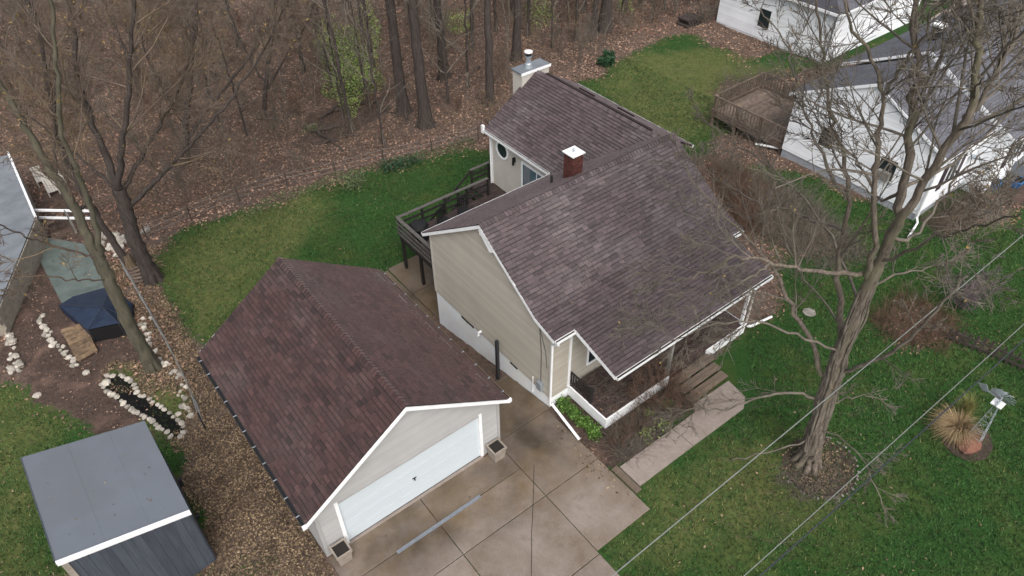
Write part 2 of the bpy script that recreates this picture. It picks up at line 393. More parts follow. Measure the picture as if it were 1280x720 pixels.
def np_mesh(name, V, F, mat, tint=None, smooth=False):
    me = bpy.data.meshes.new(name)
    V = np.asarray(V, np.float32); F = np.asarray(F, np.int32); w = F.shape[1]
    me.vertices.add(len(V)); me.vertices.foreach_set('co', V.ravel())
    me.loops.add(F.size); me.loops.foreach_set('vertex_index', F.ravel())
    me.polygons.add(len(F)); me.polygons.foreach_set('loop_start', np.arange(len(F), dtype=np.int32) * w)
    try: me.polygons.foreach_set('loop_total', np.full(len(F), w, np.int32))
    except Exception: pass
    if smooth: me.polygons.foreach_set('use_smooth', np.ones(len(F), bool))
    if tint is not None:
        a = me.attributes.new('tint', 'FLOAT', 'FACE'); a.data.foreach_set('value', np.asarray(tint, np.float32))
    me.materials.append(MAT[mat] if isinstance(mat, str) else mat)
    me.update(calc_edges=True); me.validate()
    return me
def copy_tree(o, parent=None):
    c = o.copy(); COL.objects.link(c); c.parent = parent
    ORG[c.name] = ORG.get(o.name, np.zeros(3))
    for ch in list(o.children): copy_tree(ch, c)
    return c

def inside(poly, X, Y):
    poly = np.asarray(poly, float); r = np.zeros(X.shape, bool); n = len(poly)
    for i in range(n):
        x1, y1 = poly[i]; x2, y2 = poly[(i + 1) % n]
        if y1 == y2: continue
        c = ((y1 > Y) != (y2 > Y)) & (X < (x2 - x1) * (Y - y1) / (y2 - y1) + x1)
        r ^= c
    return r
def pix_poly(pts): return [G(*p)[:2] for p in pts]
# ------------------------------------------------------------------ ground
ax = np.concatenate([np.linspace(-400, -40, 10), np.linspace(-36, -9, 28), np.arange(-8, 32, 0.25), np.arange(32, 72, 0.5), np.linspace(74, 100, 14), np.linspace(120, 450, 10)])
ay = np.concatenate([np.linspace(-300, -20, 8), np.arange(-16, -4, 1.0), np.arange(-4, 46, 0.25), np.arange(46, 82, 0.6), np.linspace(84, 110, 12), np.linspace(130, 500, 10)])
GX, GY = np.meshgrid(ax, ay, indexing='ij')
ZL = np.zeros(GX.shape); ZS = np.zeros(GX.shape); ZD = np.zeros(GX.shape)
jx = GX + RNG.normal(0, 0.12, GX.shape) + 0.45 * np.sin(GY * 1.9 + 1.3 * np.sin(GX * 1.4)) * np.cos(GX * 0.7) + 0.16 * np.sin(GY * 5.1 + GX * 2.3)
jy = GY + RNG.normal(0, 0.12, GX.shape) + 0.45 * np.sin(GX * 2.1 + 1.1 * np.sin(GY * 1.6)) * np.cos(GY * 0.8) + 0.16 * np.sin(GX * 4.7 - GY * 2.9)
P_BACKLAWN = [(186, 318), (235, 282), (300, 262), (395, 232), (450, 222), (520, 206), (600, 184), (640, 190), (660, 300), (520, 345), (420, 420), (258, 445), (222, 400)]
P_RIGHTLAWN = [(690, 120), (742, 100), (790, 66), (850, 38), (905, 60), (985, 92), (1010, 125), (960, 150), (900, 170), (880, 195), (800, 200)]
P_SIDELAWN = [(880, 195), (905, 205), (985, 210), (1150, 280), (1290, 240), (1290, 730), (740, 730), (800, 600), (1000, 420), (960, 300)]
P_LEFTLAWN = [(-30, 478), (45, 486), (95, 525), (200, 520), (245, 640), (275, 730), (-30, 730)]
P_STRIP = [(275, 708), (330, 684), (372, 730), (272, 730)]
lawn = np.zeros(GX.shape, bool)
for poly in (P_BACKLAWN, P_RIGHTLAWN, P_SIDELAWN, P_LEFTLAWN):
    lawn |= inside(pix_poly(poly), jx, jy)
lawn |= (jy < 10) & ~inside([(-7, 8), (2.3, 8), (2.3, 20), (-1, 20)], jx, jy)
lawn |= inside([(40, -10), (75, -10), (75, 26), (36, 26)], jx, jy)
ZL[~lawn] = 1.0
def zone(arr, poly, val=1.0, world=False):
    arr[inside(poly if world else pix_poly(poly), jx, jy)] = val
# mulch, soil, leaves
zone(ZS, [(10, 330), (60, 300), (120, 360), (250, 520), (232, 560), (205, 560), (120, 545), (60, 500), (0, 470), (0, 400)], 0.85)
zone(ZL, [(150, 440), (240, 480), (245, 545), (205, 550), (120, 465)], 0.3)
zone(ZS, [(150, 440), (240, 480), (245, 545), (205, 550), (120, 465)], 0.25)
zone(ZD, [(150, 440), (240, 480), (245, 545), (205, 550), (120, 465)], 1.0)
zone(ZS, [(690, 508), (712, 484), (758, 530), (846, 478), (870, 508), (778, 590), (760, 600), (700, 535)], 1.0)
zone(ZS, [(560, 408), (690, 508), (668, 512), (540, 405)], 0.8)
zone(ZL, [(272, 708), (330, 682), (372, 730), (272, 730)], 0.0)
zone(ZL, [(985, 235), (1090, 330), (1000, 330), (915, 300), (880, 215), (900, 205)], 0.55)
zone(ZL, [(1010, 78), (1040, 84), (1120, 48), (1200, 20), (1230, 40), (1010, 135)], 0.9)
zone(ZS, [(985, 235), (1090, 330), (1000, 330), (915, 300), (880, 215), (900, 205)], 0.25)
zone(ZL, [(1085, 395), (1130, 365), (1190, 400), (1290, 448), (1290, 468), (1200, 436), (1130, 440)], 0.62)
zone(ZL, [(1150, 280), (1225, 240), (1290, 215), (1290, 270), (1240, 285), (1190, 295)], 0.75)
zone(ZS, [(1225, 240), (1290, 215), (1290, 268), (1240, 262)], 0.9)
zone(ZL, [(900, 60), (985, 92), (1030, 85), (1120, 45), (1120, 75), (1000, 130), (900, 150), (895, 100), (975, 98)], 0.7)
zone(ZD, [(770, 70), (900, 60), (985, 92), (950, 140), (830, 190), (745, 110)], 0.8)
zone(ZD, [(186, 318), (300, 262), (395, 232), (420, 260), (360, 330), (240, 440)], 0.85)
zone(ZD, [(750, 730), (800, 625), (860, 570), (980, 540), (1060, 630), (960, 700), (880, 690), (840, 730)], 0.7)
zone(ZL, [(785, 612), (815, 605), (850, 590), (830, 625), (805, 640)], 0.45)
zone(ZD, [(-30, 478), (45, 486), (95, 525), (60, 580), (60, 730), (-30, 730)], 0.7)
zone(ZL, [(392, 60), (415, 35), (440, 48), (466, 22), (478, 50), (470, 85), (484, 110), (455, 128), (440, 150), (420, 128), (402, 120), (408, 90)], 0.4)
zone(ZL, [(300, 262), (450, 205), (520, 190), (600, 170), (600, 184), (450, 222), (300, 275)], 0.6)
zone(ZL, [(560, 20), (580, 25), (575, 45), (560, 40)], 0.3)
zone(ZS, [(375, 150), (420, 128), (470, 122), (500, 100), (485, 140), (445, 165), (420, 182), (385, 185)], 0.8)
zone(ZS, [(0, 150), (40, 150), (150, 300), (120, 330), (60, 300)], 0.5)
def blur(A):
    for _ in range(2):
        A = (np.roll(A, 1, 0) + A + np.roll(A, -1, 0)) / 3; A = (np.roll(A, 1, 1) + A + np.roll(A, -1, 1)) / 3
    return A
ZL, ZS, ZD = blur(blur(ZL)), blur(ZS), blur(blur(blur(ZD)))
GZ = hz(GX, GY) + 0.025 * np.sin(GX * 1.7 + 0.4 * GY) * np.cos(GY * 1.3) * sstep((GY - 20) / 5) + (RNG.normal(0, 0.02, GX.shape) * (ZL > 0.5))
nx, ny = GX.shape
idx = np.arange(nx * ny).reshape(nx, ny)
F = np.stack([idx[:-1, :-1], idx[1:, :-1], idx[1:, 1:], idx[:-1, 1:]], -1).reshape(-1, 4)
gme = np_mesh('ground', np.stack([GX, GY, GZ], -1).reshape(-1, 3), F, 'ground', smooth=True)
ca = gme.attributes.new('zone', 'FLOAT_COLOR', 'POINT')
ca.data.foreach_set('color', np.stack([ZL, ZS, ZD, np.ones_like(ZL)], -1).astype(np.float32).ravel())
ground = link_mesh('ground', gme); tag(ground, kind='structure')
def zone_at(x, y):
    i = np.clip(np.searchsorted(ax, x), 0, nx - 1); j = np.clip(np.searchsorted(ay, y), 0, ny - 1)
    return ZL[i, j], ZS[i, j], ZD[i, j]

# ------------------------------------------------------------------ concrete
driveway = thing('driveway', None, None, (6, 9, 0), kind='structure')
def slab(parent, x0, x1, y0, y1, mat='concrete', lift=0.045, name='slab'):
    q = [(x0, y0), (x1, y0), (x1, y1), (x0, y1)]
    z = [float(hz(a, b)) for a, b in q]; b = 0.012; m = MB()
    m.hexa([(a, c, zz - 0.1) for (a, c), zz in zip(q, z)], [(a, c, zz + lift - 0.008) for (a, c), zz in zip(q, z)])
    q2 = [(x0 + b, y0 + b), (x1 - b, y0 + b), (x1 - b, y1 - b), (x0 + b, y1 - b)]
    m.hexa([(a, c, zz + lift - 0.008) for (a, c), zz in zip(q, z)], [(a, c, zz + lift) for (a, c), zz in zip(q2, z)])
    return m.build(name, mat, parent)
g = 0.012
cx_ = [(2.05, 5.25), (5.25, 8.42)]
for x0, x1 in cx_:
    for y0, y1 in ((10.6, 11.70), (9.32, 10.6), (6.85, 9.32), (4.2, 6.85), (1.5, 4.2), (-1.2, 1.5), (-4, -1.2)):
        slab(driveway, x0 + g, x1 - g, y0 + g, y1 - g)
for y0, y1 in ((6.95, 9.32), (9.32, 11.88)):
    slab(driveway, 8.42 + g, 10.66 - g, y0 + g, y1 - g)
slab(driveway, 8.50 + g, 10.78, 11.88 + g, 14.35)
m = MB()                                          # hairline crack, filled
pts = [gz(x, y, 0.052) for x, y in ((667.5, 581), (667, 610), (666, 640), (664.5, 668), (664.5, 690), (664, 722), (663, 760))]
for a, b in zip(pts[:-1], pts[1:]):
    d = b - a; n = np.array([-d[1], d[0], 0]); n *= 0.009 / np.linalg.norm(n)
    m.face([a - n, b - n, b + n, a + n])
m.build('crack_filler', 'tar', driveway)
# rear patio under the deck
patio = thing('patio', None, None, (12, 21, -1.4), kind='structure')
for x0, x1 in ((10.9, 12.6), (12.6, 14.9), (14.9, 17.0)):
    for y0, y1 in ((19.2, 21.3), (21.3, 23.5)):
        slab(patio, x0 + g, x1 - g, y0 + g, y1 - g, 'concrete', 0.06)
slab(patio, 8.9, 10.85, 19.6, 23.4, 'concrete', 0.055)
# front walk
walk = thing('front_walk', None, None, (13, 8.2, 0), kind='structure')
def slab_poly(parent, q, mat, lift, name='slab'):
    m = MB(); z = 0.0
    m.hexa([(a, b, -0.1) for a, b in q], [(a, b, lift) for a, b in q]); return m.build(name, mat, parent)
slab_poly(walk, [(10.98, 7.72), (13.45, 7.70), (13.45, 8.60), (10.98, 8.62)], 'walk', 0.06)
slab_poly(walk, [(13.47, 7.70), (16.05, 7.66), (16.50, 7.95), (16.62, 8.80), (14.80, 8.86), (14.6, 8.60), (13.47, 8.60)], 'walk', 0.06)
m = MB(); m.box(10.70, 10.93, 7.6, 8.72, -0.05, 0.075); m.build('border_timber', 'tread', walk)

# ------------------------------------------------------------------ siding, roofs
def lap_wall(mb, O, A, N, z0, z1, ext, pitch=0.125, depth=0.028):
    O = np.array([O[0], O[1], 0.0]); A = np.array([A[0], A[1], 0.0]); N = np.array([N[0], N[1], 0.0]); up = np.array([0, 0, 1.0])
    z = z0
    while z < z1 - 1e-3:
        t = min(z + pitch, z1)
        for (b0, b1), (t0, t1) in ext(z, t):
            if b1 - b0 < 0.02: continue
            pb0, pb1 = O + A * b0 + up * z, O + A * b1 + up * z
            pt0, pt1 = O + A * t0 + up * t, O + A * t1 + up * t
            ti = random.uniform(0.1, 0.9)
            mb.face([pb0 + N * depth, pb1 + N * depth, pt1, pt0], ti)
            mb.face([pb0, pb1, pb1 + N * depth, pb0 + N * depth], ti)
        z = t
def gable_ext(u0, u1, um, zE, zA, holes=()):
    def lim(z):
        if z <= zE: return u0, u1
        f = (z - zE) / (zA - zE); return u0 + (um - u0) * f, u1 - (u1 - um) * f
    def ext(zb, zt):
        b, t = lim(zb), lim(min(zt, zA - 1e-3)); out = [(b, t)]
        for h0, h1, ha, hb in holes:
            if zt <= ha + 1e-4 or zb >= hb - 1e-4: continue
            new = []
            for (p0, p1), (q0, q1) in out:
                new.append(((p0, min(p1, h0)), (q0, min(q1, h0)))); new.append(((max(p0, h1), p1), (max(q0, h1), q1)))
            out = new
        return out
    return ext

SH = {'shingle_garage': [], 'shingle_house': []}
def shingle_slope(E0, E1, R0, mat, parent, e=0.145, clip=None, tabs=(0.22, 0.30, 0.38)):
    """lists the shingles of the slope whose eave runs E0->E1 and whose upper edge starts at R0"""
    E0, E1, R0 = (np.array(p, float) for p in (E0, E1, R0))
    U = E1 - E0; L = np.linalg.norm(U); U /= L
    V = R0 - E0; V = V - U * (V @ U); Hh = np.linalg.norm(V); V /= Hh
    N = np.cross(U, V)
    if N[2] < 0: N = -N
    rows = int(round(Hh / e)); e = Hh / rows
    out = []
    for r in range(rows):
        u = -random.uniform(0, 0.3); v = r * e
        while u < L:
            w = random.choice(tabs); a, b = max(u, 0), min(u + w, L)
            u += w
            if b - a < 0.03: continue
            if clip and not clip(E0 + U * ((a + b) / 2) + V * (v + e / 2)): continue
            full = abs((b - a) - w) < 1e-6
            ti = min(1, max(0, random.gauss(0.5, 0.2) + (0.22 if random.random() < 0.1 else 0)))
            out.append((E0 + U * a + V * v, U, V, N, b - a, e, ti, full))
    return (parent, mat, out)
def sh_local(w, e, th):
    H = e * 1.12
    s = e - 0.036; ts = th + (0.001 - th) * s / H; w -= 0.009
    return [(0, 0, th), (w, 0, th), (w, s, ts), (0, s, ts), (w, H, 0.001), (0, H, 0.001), (0, 0, 0), (w, 0, 0)]
SH_F = [(0, 1, 2, 3), (3, 2, 4, 5), (6, 7, 1, 0)]
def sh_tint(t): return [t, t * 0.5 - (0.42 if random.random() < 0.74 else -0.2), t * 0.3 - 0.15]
def lay_shingles(slopes, parent, mat, keep):
    allp = [s for sl in slopes for s in sl[2]]
    cpos = np.array([0, 0, CAM_H])
    full = sorted([s for s in allp if s[7]], key=lambda s: np.linalg.norm(s[0] - cpos) / max(0.05, s[3] @ (cpos - s[0]) / np.linalg.norm(cpos - s[0])))
    ind = set(id(s) for s in full[:keep]); cache = {}
    for s in full[:keep]:
        P, U, V, N, w, e, ti, _ = s
        k = (round(w, 2), round(e, 4), min(9, int(ti * 10)), random.randint(0, 3))
        if k not in cache:
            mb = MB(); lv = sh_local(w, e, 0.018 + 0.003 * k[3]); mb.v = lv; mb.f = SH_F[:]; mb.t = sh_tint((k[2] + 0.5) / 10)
            cache[k] = mb.mesh('shingle', mat)
        o = bpy.data.objects.new('shingle', cache[k]); COL.objects.link(o); o.parent = parent
        R = Matrix.Identity(4)
        L = P - ORG[parent.name]
        for i in range(3): R[i][0] = U[i]; R[i][1] = V[i]; R[i][2] = N[i]; R[i][3] = L[i]
        o.matrix_local = R
    mb = MB(); org = ORG[parent.name]
    for s in allp:
        if id(s) in ind: continue
        P, U, V, N, w, e, ti, _ = s
        n = len(mb.v)
        mb.v += [tuple(P + U * a + V * b + N * c) for a, b, c in sh_local(w, e, random.uniform(0.019, 0.028))]
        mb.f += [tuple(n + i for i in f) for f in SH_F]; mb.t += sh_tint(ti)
    o = mb.build('shingle_field', mat, parent); o['kind'] = 'stuff'
def ridge_caps(parent, A, B, n1, n2, mat, step=0.145, wid=0.15):
    """bent cap shingles lapped along the ridge A->B; n1, n2: downslope directions of the two slopes"""
    A, B, n1, n2 = (np.array(p, float) for p in (A, B, n1, n2)); D = B - A; L = np.linalg.norm(D); D /= L
    n = int(L / step); step = L / n; cache = []
    for k in range(5):
        mb = MB(); h = 0.042; l = step * 1.25; ti = 0.15 + 0.17 * k
        up = np.array([0, 0, 1.0])
        a0, a1, a2 = n1 * wid + up * h, up * (h + 0.012), n2 * wid + up * h
        lo = up * 0.028
        c0, c1, c2 = D * l + a0 - lo, D * l + a1 - lo, D * l + a2 - lo
        mb.face([a0, a1, c1, c0], ti); mb.face([a1, a2, c2, c1], ti)
        mb.face([a0 - up * 0.03, a1 - up * 0.03, a1, a0], -0.2); mb.face([a1 - up * 0.03, a2 - up * 0.03, a2, a1], -0.2)
        mb.face([a0, c0, c0 - up * 0.03, a0 - up * 0.03], ti); mb.face([a2 - up * 0.03, c2 - up * 0.03, c2, a2], ti)
        cache.append(mb.mesh('ridge_cap', mat))
    for i in range(n):
        o = bpy.data.objects.new('ridge_cap', random.choice(cache)); COL.objects.link(o); o.parent = parent
        o.location = tuple(A + D * (i * step) - ORG[parent.name])
def slope_slab(mb, a, b, c, d, th=0.09):
    """roof board: a, b along the eave, c, d along the upper edge"""
    t = [np.array(p, float) for p in (a, b, c, d)]
    mb.hexa([p - np.array([0, 0, th]) for p in t], t)

# ------------------------------------------------------------------ garage
gar = thing('garage', 'detached beige garage with brown shingle gable roof and wide white door', 'garage', (5.25, 15.4, 0))
gx0, gx1, gy0, gy1 = 2.08, 8.45, 11.78, 19.1
rx, rz, ez = 5.19, 4.93, 2.62
ex0, ex1, ry0, ry1 = 1.80, 8.58, 11.45, 19.36
m = MB(); zE = 2.72; zA = 4.80
pent = [(gx0, -0.0), (gx1, -0.0), (gx1, zE), (rx, zA), (gx0, zE)]
m.hexa([(x, gy0 + 0.03, z - (1.7 if z <= 0 else 0)) for x, z in reversed(pent)], [(x, gy1, z - (1.7 if z <= 0 else 0)) for x, z in reversed(pent)])
m.build('wall', 'siding_garage', gar)
dx0, dx1, dz = 2.78, 7.70, 2.16
m = MB()
lap_wall(m, (0, gy0), (1, 0), (0, -1), 0.06, 4.78, gable_ext(gx0, gx1, rx, zE - 0.02, zA - 0.02, [(dx0, dx1, 0, dz)]))
m.build('front_siding', 'siding_garage', gar)
m = MB()
lap_wall(m, (gx1 + 0.0, 0), (0, 1), (1, 0), -0.2, 2.6, gable_ext(gy0, gy1, 15, 9, 10)); m.build('side_siding', 'siding_garage', gar)
m = MB()
lap_wall(m, (gx0 - 0.0, 0), (0, 1), (-1, 0), -0.2, 2.6, gable_ext(gy0, gy1, 15, 9, 10)); m.build('side_siding', 'siding_garage', gar)
m = MB(); m.box(gx0 - 0.03, gx1 + 0.03, gy0 - 0.03, gy0 + 0.2, -0.1, 0.06); m.build('footing', 'walk', gar)
for x0, x1 in ((gx0 - 0.03, gx0 + 0.07), (gx1 - 0.07, gx1 + 0.03)):
    box('corner_board', 'siding_garage', gar, x0, x1, gy0 - 0.042, gy0 + 0.06, 0.05, 2.66)
door = None
dm = MB(); dm.box(dx0 + 0.02, dx1 - 0.02, gy0 + 0.06, gy0 + 0.10, 0.05, dz)
door = dm.build('garage_door', 'door_white', gar)
for i in range(4):
    z0 = 0.06 + i * 0.525; m = MB()
    m.box(dx0 + 0.02, dx1 - 0.02, gy0 + 0.025, gy0 + 0.06, z0, z0 + 0.521)
    for k in range(8):
        a = dx0 + 0.10 + k * 0.605; m.box(a, a + 0.50, gy0 + 0.021, gy0 + 0.025, z0 + 0.09, z0 + 0.42)
    m.build('door_panel', 'door_white', door)
m = MB(); m.box(5.16, 5.30, gy0 - 0.004, gy0 + 0.016, 1.08, 1.10); m.box(5.21, 5.25, gy0 - 0.02, gy0 + 0.016, 0.98, 1.1); m.build('door_handle', 'black', door)
box('weather_strip', 'gutter_dark', door, dx0 + 0.02, dx1 - 0.02, gy0 + 0.0, gy0 + 0.06, 0.03, 0.06)
box('door_sill', 'walk', gar, dx0 - 0.05, dx1 + 0.05, gy0 - 0.10, gy0 + 0.03, -0.02, 0.052)
for x0, x1 in ((dx0 - 0.09, dx0 + 0.02), (dx1 - 0.02, dx1 + 0.09)):
    box('door_trim', 'white_paint', gar, x0, x1, gy0 - 0.045, gy0 + 0.05, 0.04, dz + 0.07)
box('door_header', 'siding_garage', gar, dx0 + 0.02, dx1 - 0.02, gy0 - 0.042, gy0 + 0.05, dz - 0.01, dz + 0.07)
m = MB()
slope_slab(m, (ex0, ry1, ez), (ex0, ry0, ez), (rx, ry0, rz), (rx, ry1, rz))
slope_slab(m, (ex1, ry0, ez), (ex1, ry1, ez), (rx, ry1, rz), (rx, ry0, rz))
groof = m.build('roof', 'roof_under', gar)
s1 = shingle_slope((ex0 - 0.03, ry1, ez - 0.02), (ex0 - 0.03, ry0 - 0.02, ez - 0.02), (rx, ry1, rz), 'shingle_garage', groof)
s2 = shingle_slope((ex1 + 0.03, ry0 - 0.02, ez - 0.02), (ex1 + 0.03, ry1, ez - 0.02), (rx, ry0 - 0.02, rz), 'shingle_garage', groof)
lay_shingles([s1, s2], groof, 'shingle_garage', 300)
k = math.hypot(rx - ex0, rz - ez)
ridge_caps(groof, (rx, ry0 - 0.02, rz), (rx, ry1, rz), ((ex0 - rx) / k, 0, (ez - rz) / k), ((ex1 - rx) / k, 0, (ez - rz) / k), 'shingle_garage')
for y0, y1 in ((ry0 - 0.035, ry0 - 0.005), (ry1 + 0.005, ry1 + 0.035)):
    for xe in (ex0 - 0.02, ex1 + 0.02):
        m = MB(); q = [(xe, ez - 0.17), (rx, rz - 0.19), (rx, rz - 0.045), (xe, ez - 0.03)]
        if xe > rx: q = q[::-1]
        m.hexa([(x, y1, z) for x, z in q], [(x, y0, z) for x, z in q]); m.build('rake_board', 'white_paint', groof)
for xe, sgn, mt in ((ex0, -1, 'gutter_dark'), (ex1, 1, 'gutter_brown')):
    m = MB(); xo = xe + sgn * 0.03
    m.box(xo, xo + sgn * 0.02, ry0, ry1, ez - 0.17, ez - 0.05); m.box(xo, xo + sgn * 0.11, ry0, ry1, ez - 0.17, ez - 0.155)
    m.box(xo + sgn * 0.10, xo + sgn * 0.115, ry0, ry1, ez - 0.17, ez - 0.06)
    gt = m.build('gutter', mt, groof)
    for i in range(11):
        y = ry0 + 0.35 + i * 0.72; box('gutter_strap', 'galv', gt, xo, xo + sgn * 0.118, y, y + 0.03, ez - 0.06, ez - 0.045)
box('gutter_end', 'white_paint', groof, ex1 + 0.02, ex1 + 0.15, ry0 - 0.05, ry0 + 0.02, ez - 0.18, ez - 0.04)
box('gutter_end', 'white_paint', groof, ex0 - 0.15, ex0 - 0.02, ry0 - 0.05, ry0 + 0.02, ez - 0.18, ez - 0.04)
m = MB(); m.tube([(gx1 + 0.07, gy0 + 0.10, 2.5), (gx1 + 0.07, gy0 + 0.10, 0.05)], 0.035, 6); m.build('downspout', 'siding_wing', gar)

def planter(x, y, label):
    t = thing('planter_box', label, 'planter', (x, y, 0.045))
    m = MB(); b, w, h = 0.19, 0.23, 0.50; z = 0.045
    m.hexa([(x - b, y - b, z), (x + b, y - b, z), (x + b, y + b, z), (x - b, y + b, z)], [(x - w, y - w, z + h), (x + w, y - w, z + h), (x + w, y + w, z + h), (x - w, y + w, z + h)])
    m.build('pot', 'terracotta', t)
    m = MB(); r = w + 0.02
    for a0, a1, c0, c1 in ((-r, r, -r, -r + 0.05), (-r, r, r - 0.05, r), (-r, -r + 0.05, -r + 0.05, r - 0.05), (r - 0.05, r, -r + 0.05, r - 0.05)):
        m.box(x + a0, x + a1, y + c0, y + c1, z + h - 0.03, z + h + 0.05)
    m.build('rim', 'terracotta', t)
    m = MB(); m.box(x - w + 0.04, x + w - 0.04, y - w + 0.04, y + w - 0.04, z + h, z + h + 0.02); m.build('potting_soil', 'tar', t)
planter(8.10, 11.45, 'square tan planter of dark soil at the garage corner facing the house')
planter(2.42, 11.42, 'square tan planter of dark soil at the garage corner beside the fallen leaves')
m = MB(); m.box(3.74, 6.79, 10.52, 10.63, 0.047, 0.06); m.box(3.74, 6.79, 10.52, 10.535, 0.06, 0.072); m.box(3.74, 6.79, 10.615, 10.63, 0.06, 0.072); m.box(3.74, 6.79, 10.565, 10.58, 0.06, 0.066)
m.build('aluminium_channel', 'channel', None, (5.26, 10.57, 0.045), label='long grey metal channel lying on the driveway before the garage', cat='metal channel')

# ------------------------------------------------------------------ house
hs = thing('house', 'beige sided house with purple brown shingle roof, front porch and rear wing', 'house', (15, 15.4, 0))
hx0, hx1, hy0, hy1 = 10.81, 19.62, 11.95, 19.05
Ry, Rz, kA = 15.5, 6.0, 0.69
kY = 12.6; kZ = Rz - kA * (Ry - kY)               # where the front slope flattens
pY, pZ = 9.75, 3.15
def low(y): return pZ + (kZ - pZ) * (y - pY) / (kY - pY)
bY = 19.32; bZ = Rz - kA * (bY - Ry)
rx0, rx1 = 10.64, 19.82
px0, px1 = 11.50, 19.22
sY = 11.68                                        # short eaves at both ends
zEf, zEb = low(hy0) - 0.12, Rz - kA * (hy1 - Ry) - 0.12
prof = [(hy0, 0.45), (hy1, 0.45), (hy1, zEb), (Ry, Rz - 0.14), (kY, kZ - 0.14), (hy0, zEf)]
m = MB(); m.hexa([(hx0 + 0.02, y, z) for y, z in prof], [(hx1, y, z) for y, z in prof]); m.f = [tuple(f) for f in m.f]
m.build('wall', 'siding_beige', hs)
def house_ext(zb, zt):
    def lim(z):
        lo = hy0
        if z > zEf: lo = hy0 + (kY - hy0) * (z - zEf) / (kZ - 0.14 - zEf) if z < kZ - 0.14 else kY + (Ry - kY) * (z - kZ + 0.14) / (Rz - kZ)
        hi = hy1 if z < zEb else hy1 - (hy1 - Ry) * (z - zEb) / (Rz - 0.14 - zEb)
        return lo, hi
    return [(lim(zb), lim(min(zt, Rz - 0.15)))]
m = MB(); lap_wall(m, (hx0, 0), (0, 1), (-1, 0), 0.50, Rz - 0.16, house_ext, 0.127, 0.030)
m.build('gable_siding', 'siding_beige', hs)
m = MB(); lap_wall(m, (0, hy0), (1, 0), (0, -1), 0.52, zEf, gable_ext(hx0, hx1, 15, 9, 10), 0.12, 0.018)
m.build('front_siding', 'siding_beige', hs)
m = MB(); lap_wall(m, (hx1, 0), (0, 1), (1, 0), 0.50, Rz - 0.16, house_ext, 0.127, 0.030)
m.build('gable_siding', 'siding_beige', hs)
m = MB(); m.box(hx0 + 0.004, hx1 - 0.02, hy0 + 0.004, hy1 - 0.01, -1.75, 0.49)
m.build('foundation', 'foundation_white', hs)
for y0 in (hy0 - 0.03, hy1 - 0.06):
    box('corner_board', 'siding_wing', hs, hx0 - 0.04, hx0 + 0.06, y0, y0 + 0.09, 0.50, 3.36)
box('corner_board', 'white_paint', hs, 11.56, 11.66, hy0 - 0.06, hy0 - 0.02, 0.58, zEf - 0.02)
# things on the gable wall
box('basement_window', 'glass', hs, hx0 - 0.03, hx0 + 0.02, 16.45, 17.25, 0.38, 0.499)
box('basement_window', 'glass', hs, hx0 - 0.03, hx0 + 0.02, 13.75, 14.15, 0.40, 0.499)
m = MB(); m.tube([(hx0, 15.95, 0.62), (hx0 - 0.14, 15.95, 0.62), (hx0 - 0.16, 15.95, 0.48)], 0.05, 7); m.build('dryer_vent', 'white_paint', hs)
m = MB(); m.tube([(hx0 - 0.03, 12.85, 0.02), (hx0 - 0.03, 12.85, 0.80), (hx0 + 0.02, 12.85, 0.84)], 0.022, 6); m.build('conduit', 'white_paint', hs)
box('meter_box', 'galv', hs, hx0 - 0.16, hx0 - 0.005, 12.28, 12.52, 0.62, 0.98)
m = MB(); m.tube([(hx0 - 0.03, 12.42, 0.98), (hx0 - 0.03, 12.43, 2.4), (hx0 - 0.03, 12.55, 3.55)], 0.012, 5); m.tube([(hx0 - 0.03, 12.55, 3.55), (hx0 - 0.035, 12.2, 2.6), (hx0 - 0.03, 12.12, 1.9)], 0.010, 5); m.build('cable', 'wire_dark', hs)
# window and door behind the porch
def window(parent, O, A, N, u0, u1, z0, z1, frame='white_paint', glass='glass', fr=0.07, mull=1):
    O = np.array([*O, 0.0]); A = np.array([*A, 0.0]); N = np.array([*N, 0.0]); Z = np.array([0, 0, 1.0])
    def pl(mb, a, b, c, d, n0, n1):
        q0 = [O + A * a + Z * c + N * n0, O + A * b + Z * c + N * n0, O + A * b + Z * d + N * n0, O + A * a + Z * d + N * n0]
        q1 = [p + N * (n1 - n0) for p in q0]
        mb.hexa(q0, q1)
    m = MB(); pl(m, u0, u1, z0, z1, 0.005, 0.02); w = m.build('window', glass, parent)
    m = MB()
    pl(m, u0 - fr, u0, z0 - fr, z1 + fr, 0.004, 0.045); pl(m, u1, u1 + fr, z0 - fr, z1 + fr, 0.004, 0.045)
    pl(m, u0, u1, z1, z1 + fr, 0.004, 0.043); pl(m, u0, u1, z0 - fr, z0, 0.004, 0.05)
    if mull:
        for i in range(1, mull + 1):
            c = u0 + (u1 - u0) * i / (mull + 1); pl(m, c - 0.02, c + 0.02, z0, z1, 0.02, 0.038)
    m.build('frame', frame, w)
    return w
window(hs, (0, hy0 - 0.02), (1, 0), (0, -1), 12.5, 13.9, 1.15, 2.55, mull=1)
window(hs, (0, hy0 - 0.02), (1, 0), (0, -1), 17.3, 18.7, 1.15, 2.55, mull=1)
m = MB(); m.box(15.15, 16.05, hy0 - 0.05, hy0 - 0.02, 0.56, 2.6); fd = m.build('front_door', 'shutter', hs)
for x0, x1 in ((15.05, 15.14), (16.06, 16.15)): box('door_trim', 'white_paint', fd, x0, x1, hy0 - 0.06, hy0 - 0.02, 0.56, 2.68)
m = MB(); m.tube([(15.95, hy0 - 0.09, 1.5), (15.95, hy0 - 0.03, 1.5)], 0.03, 8); m.build('door_knob', 'metal', fd)

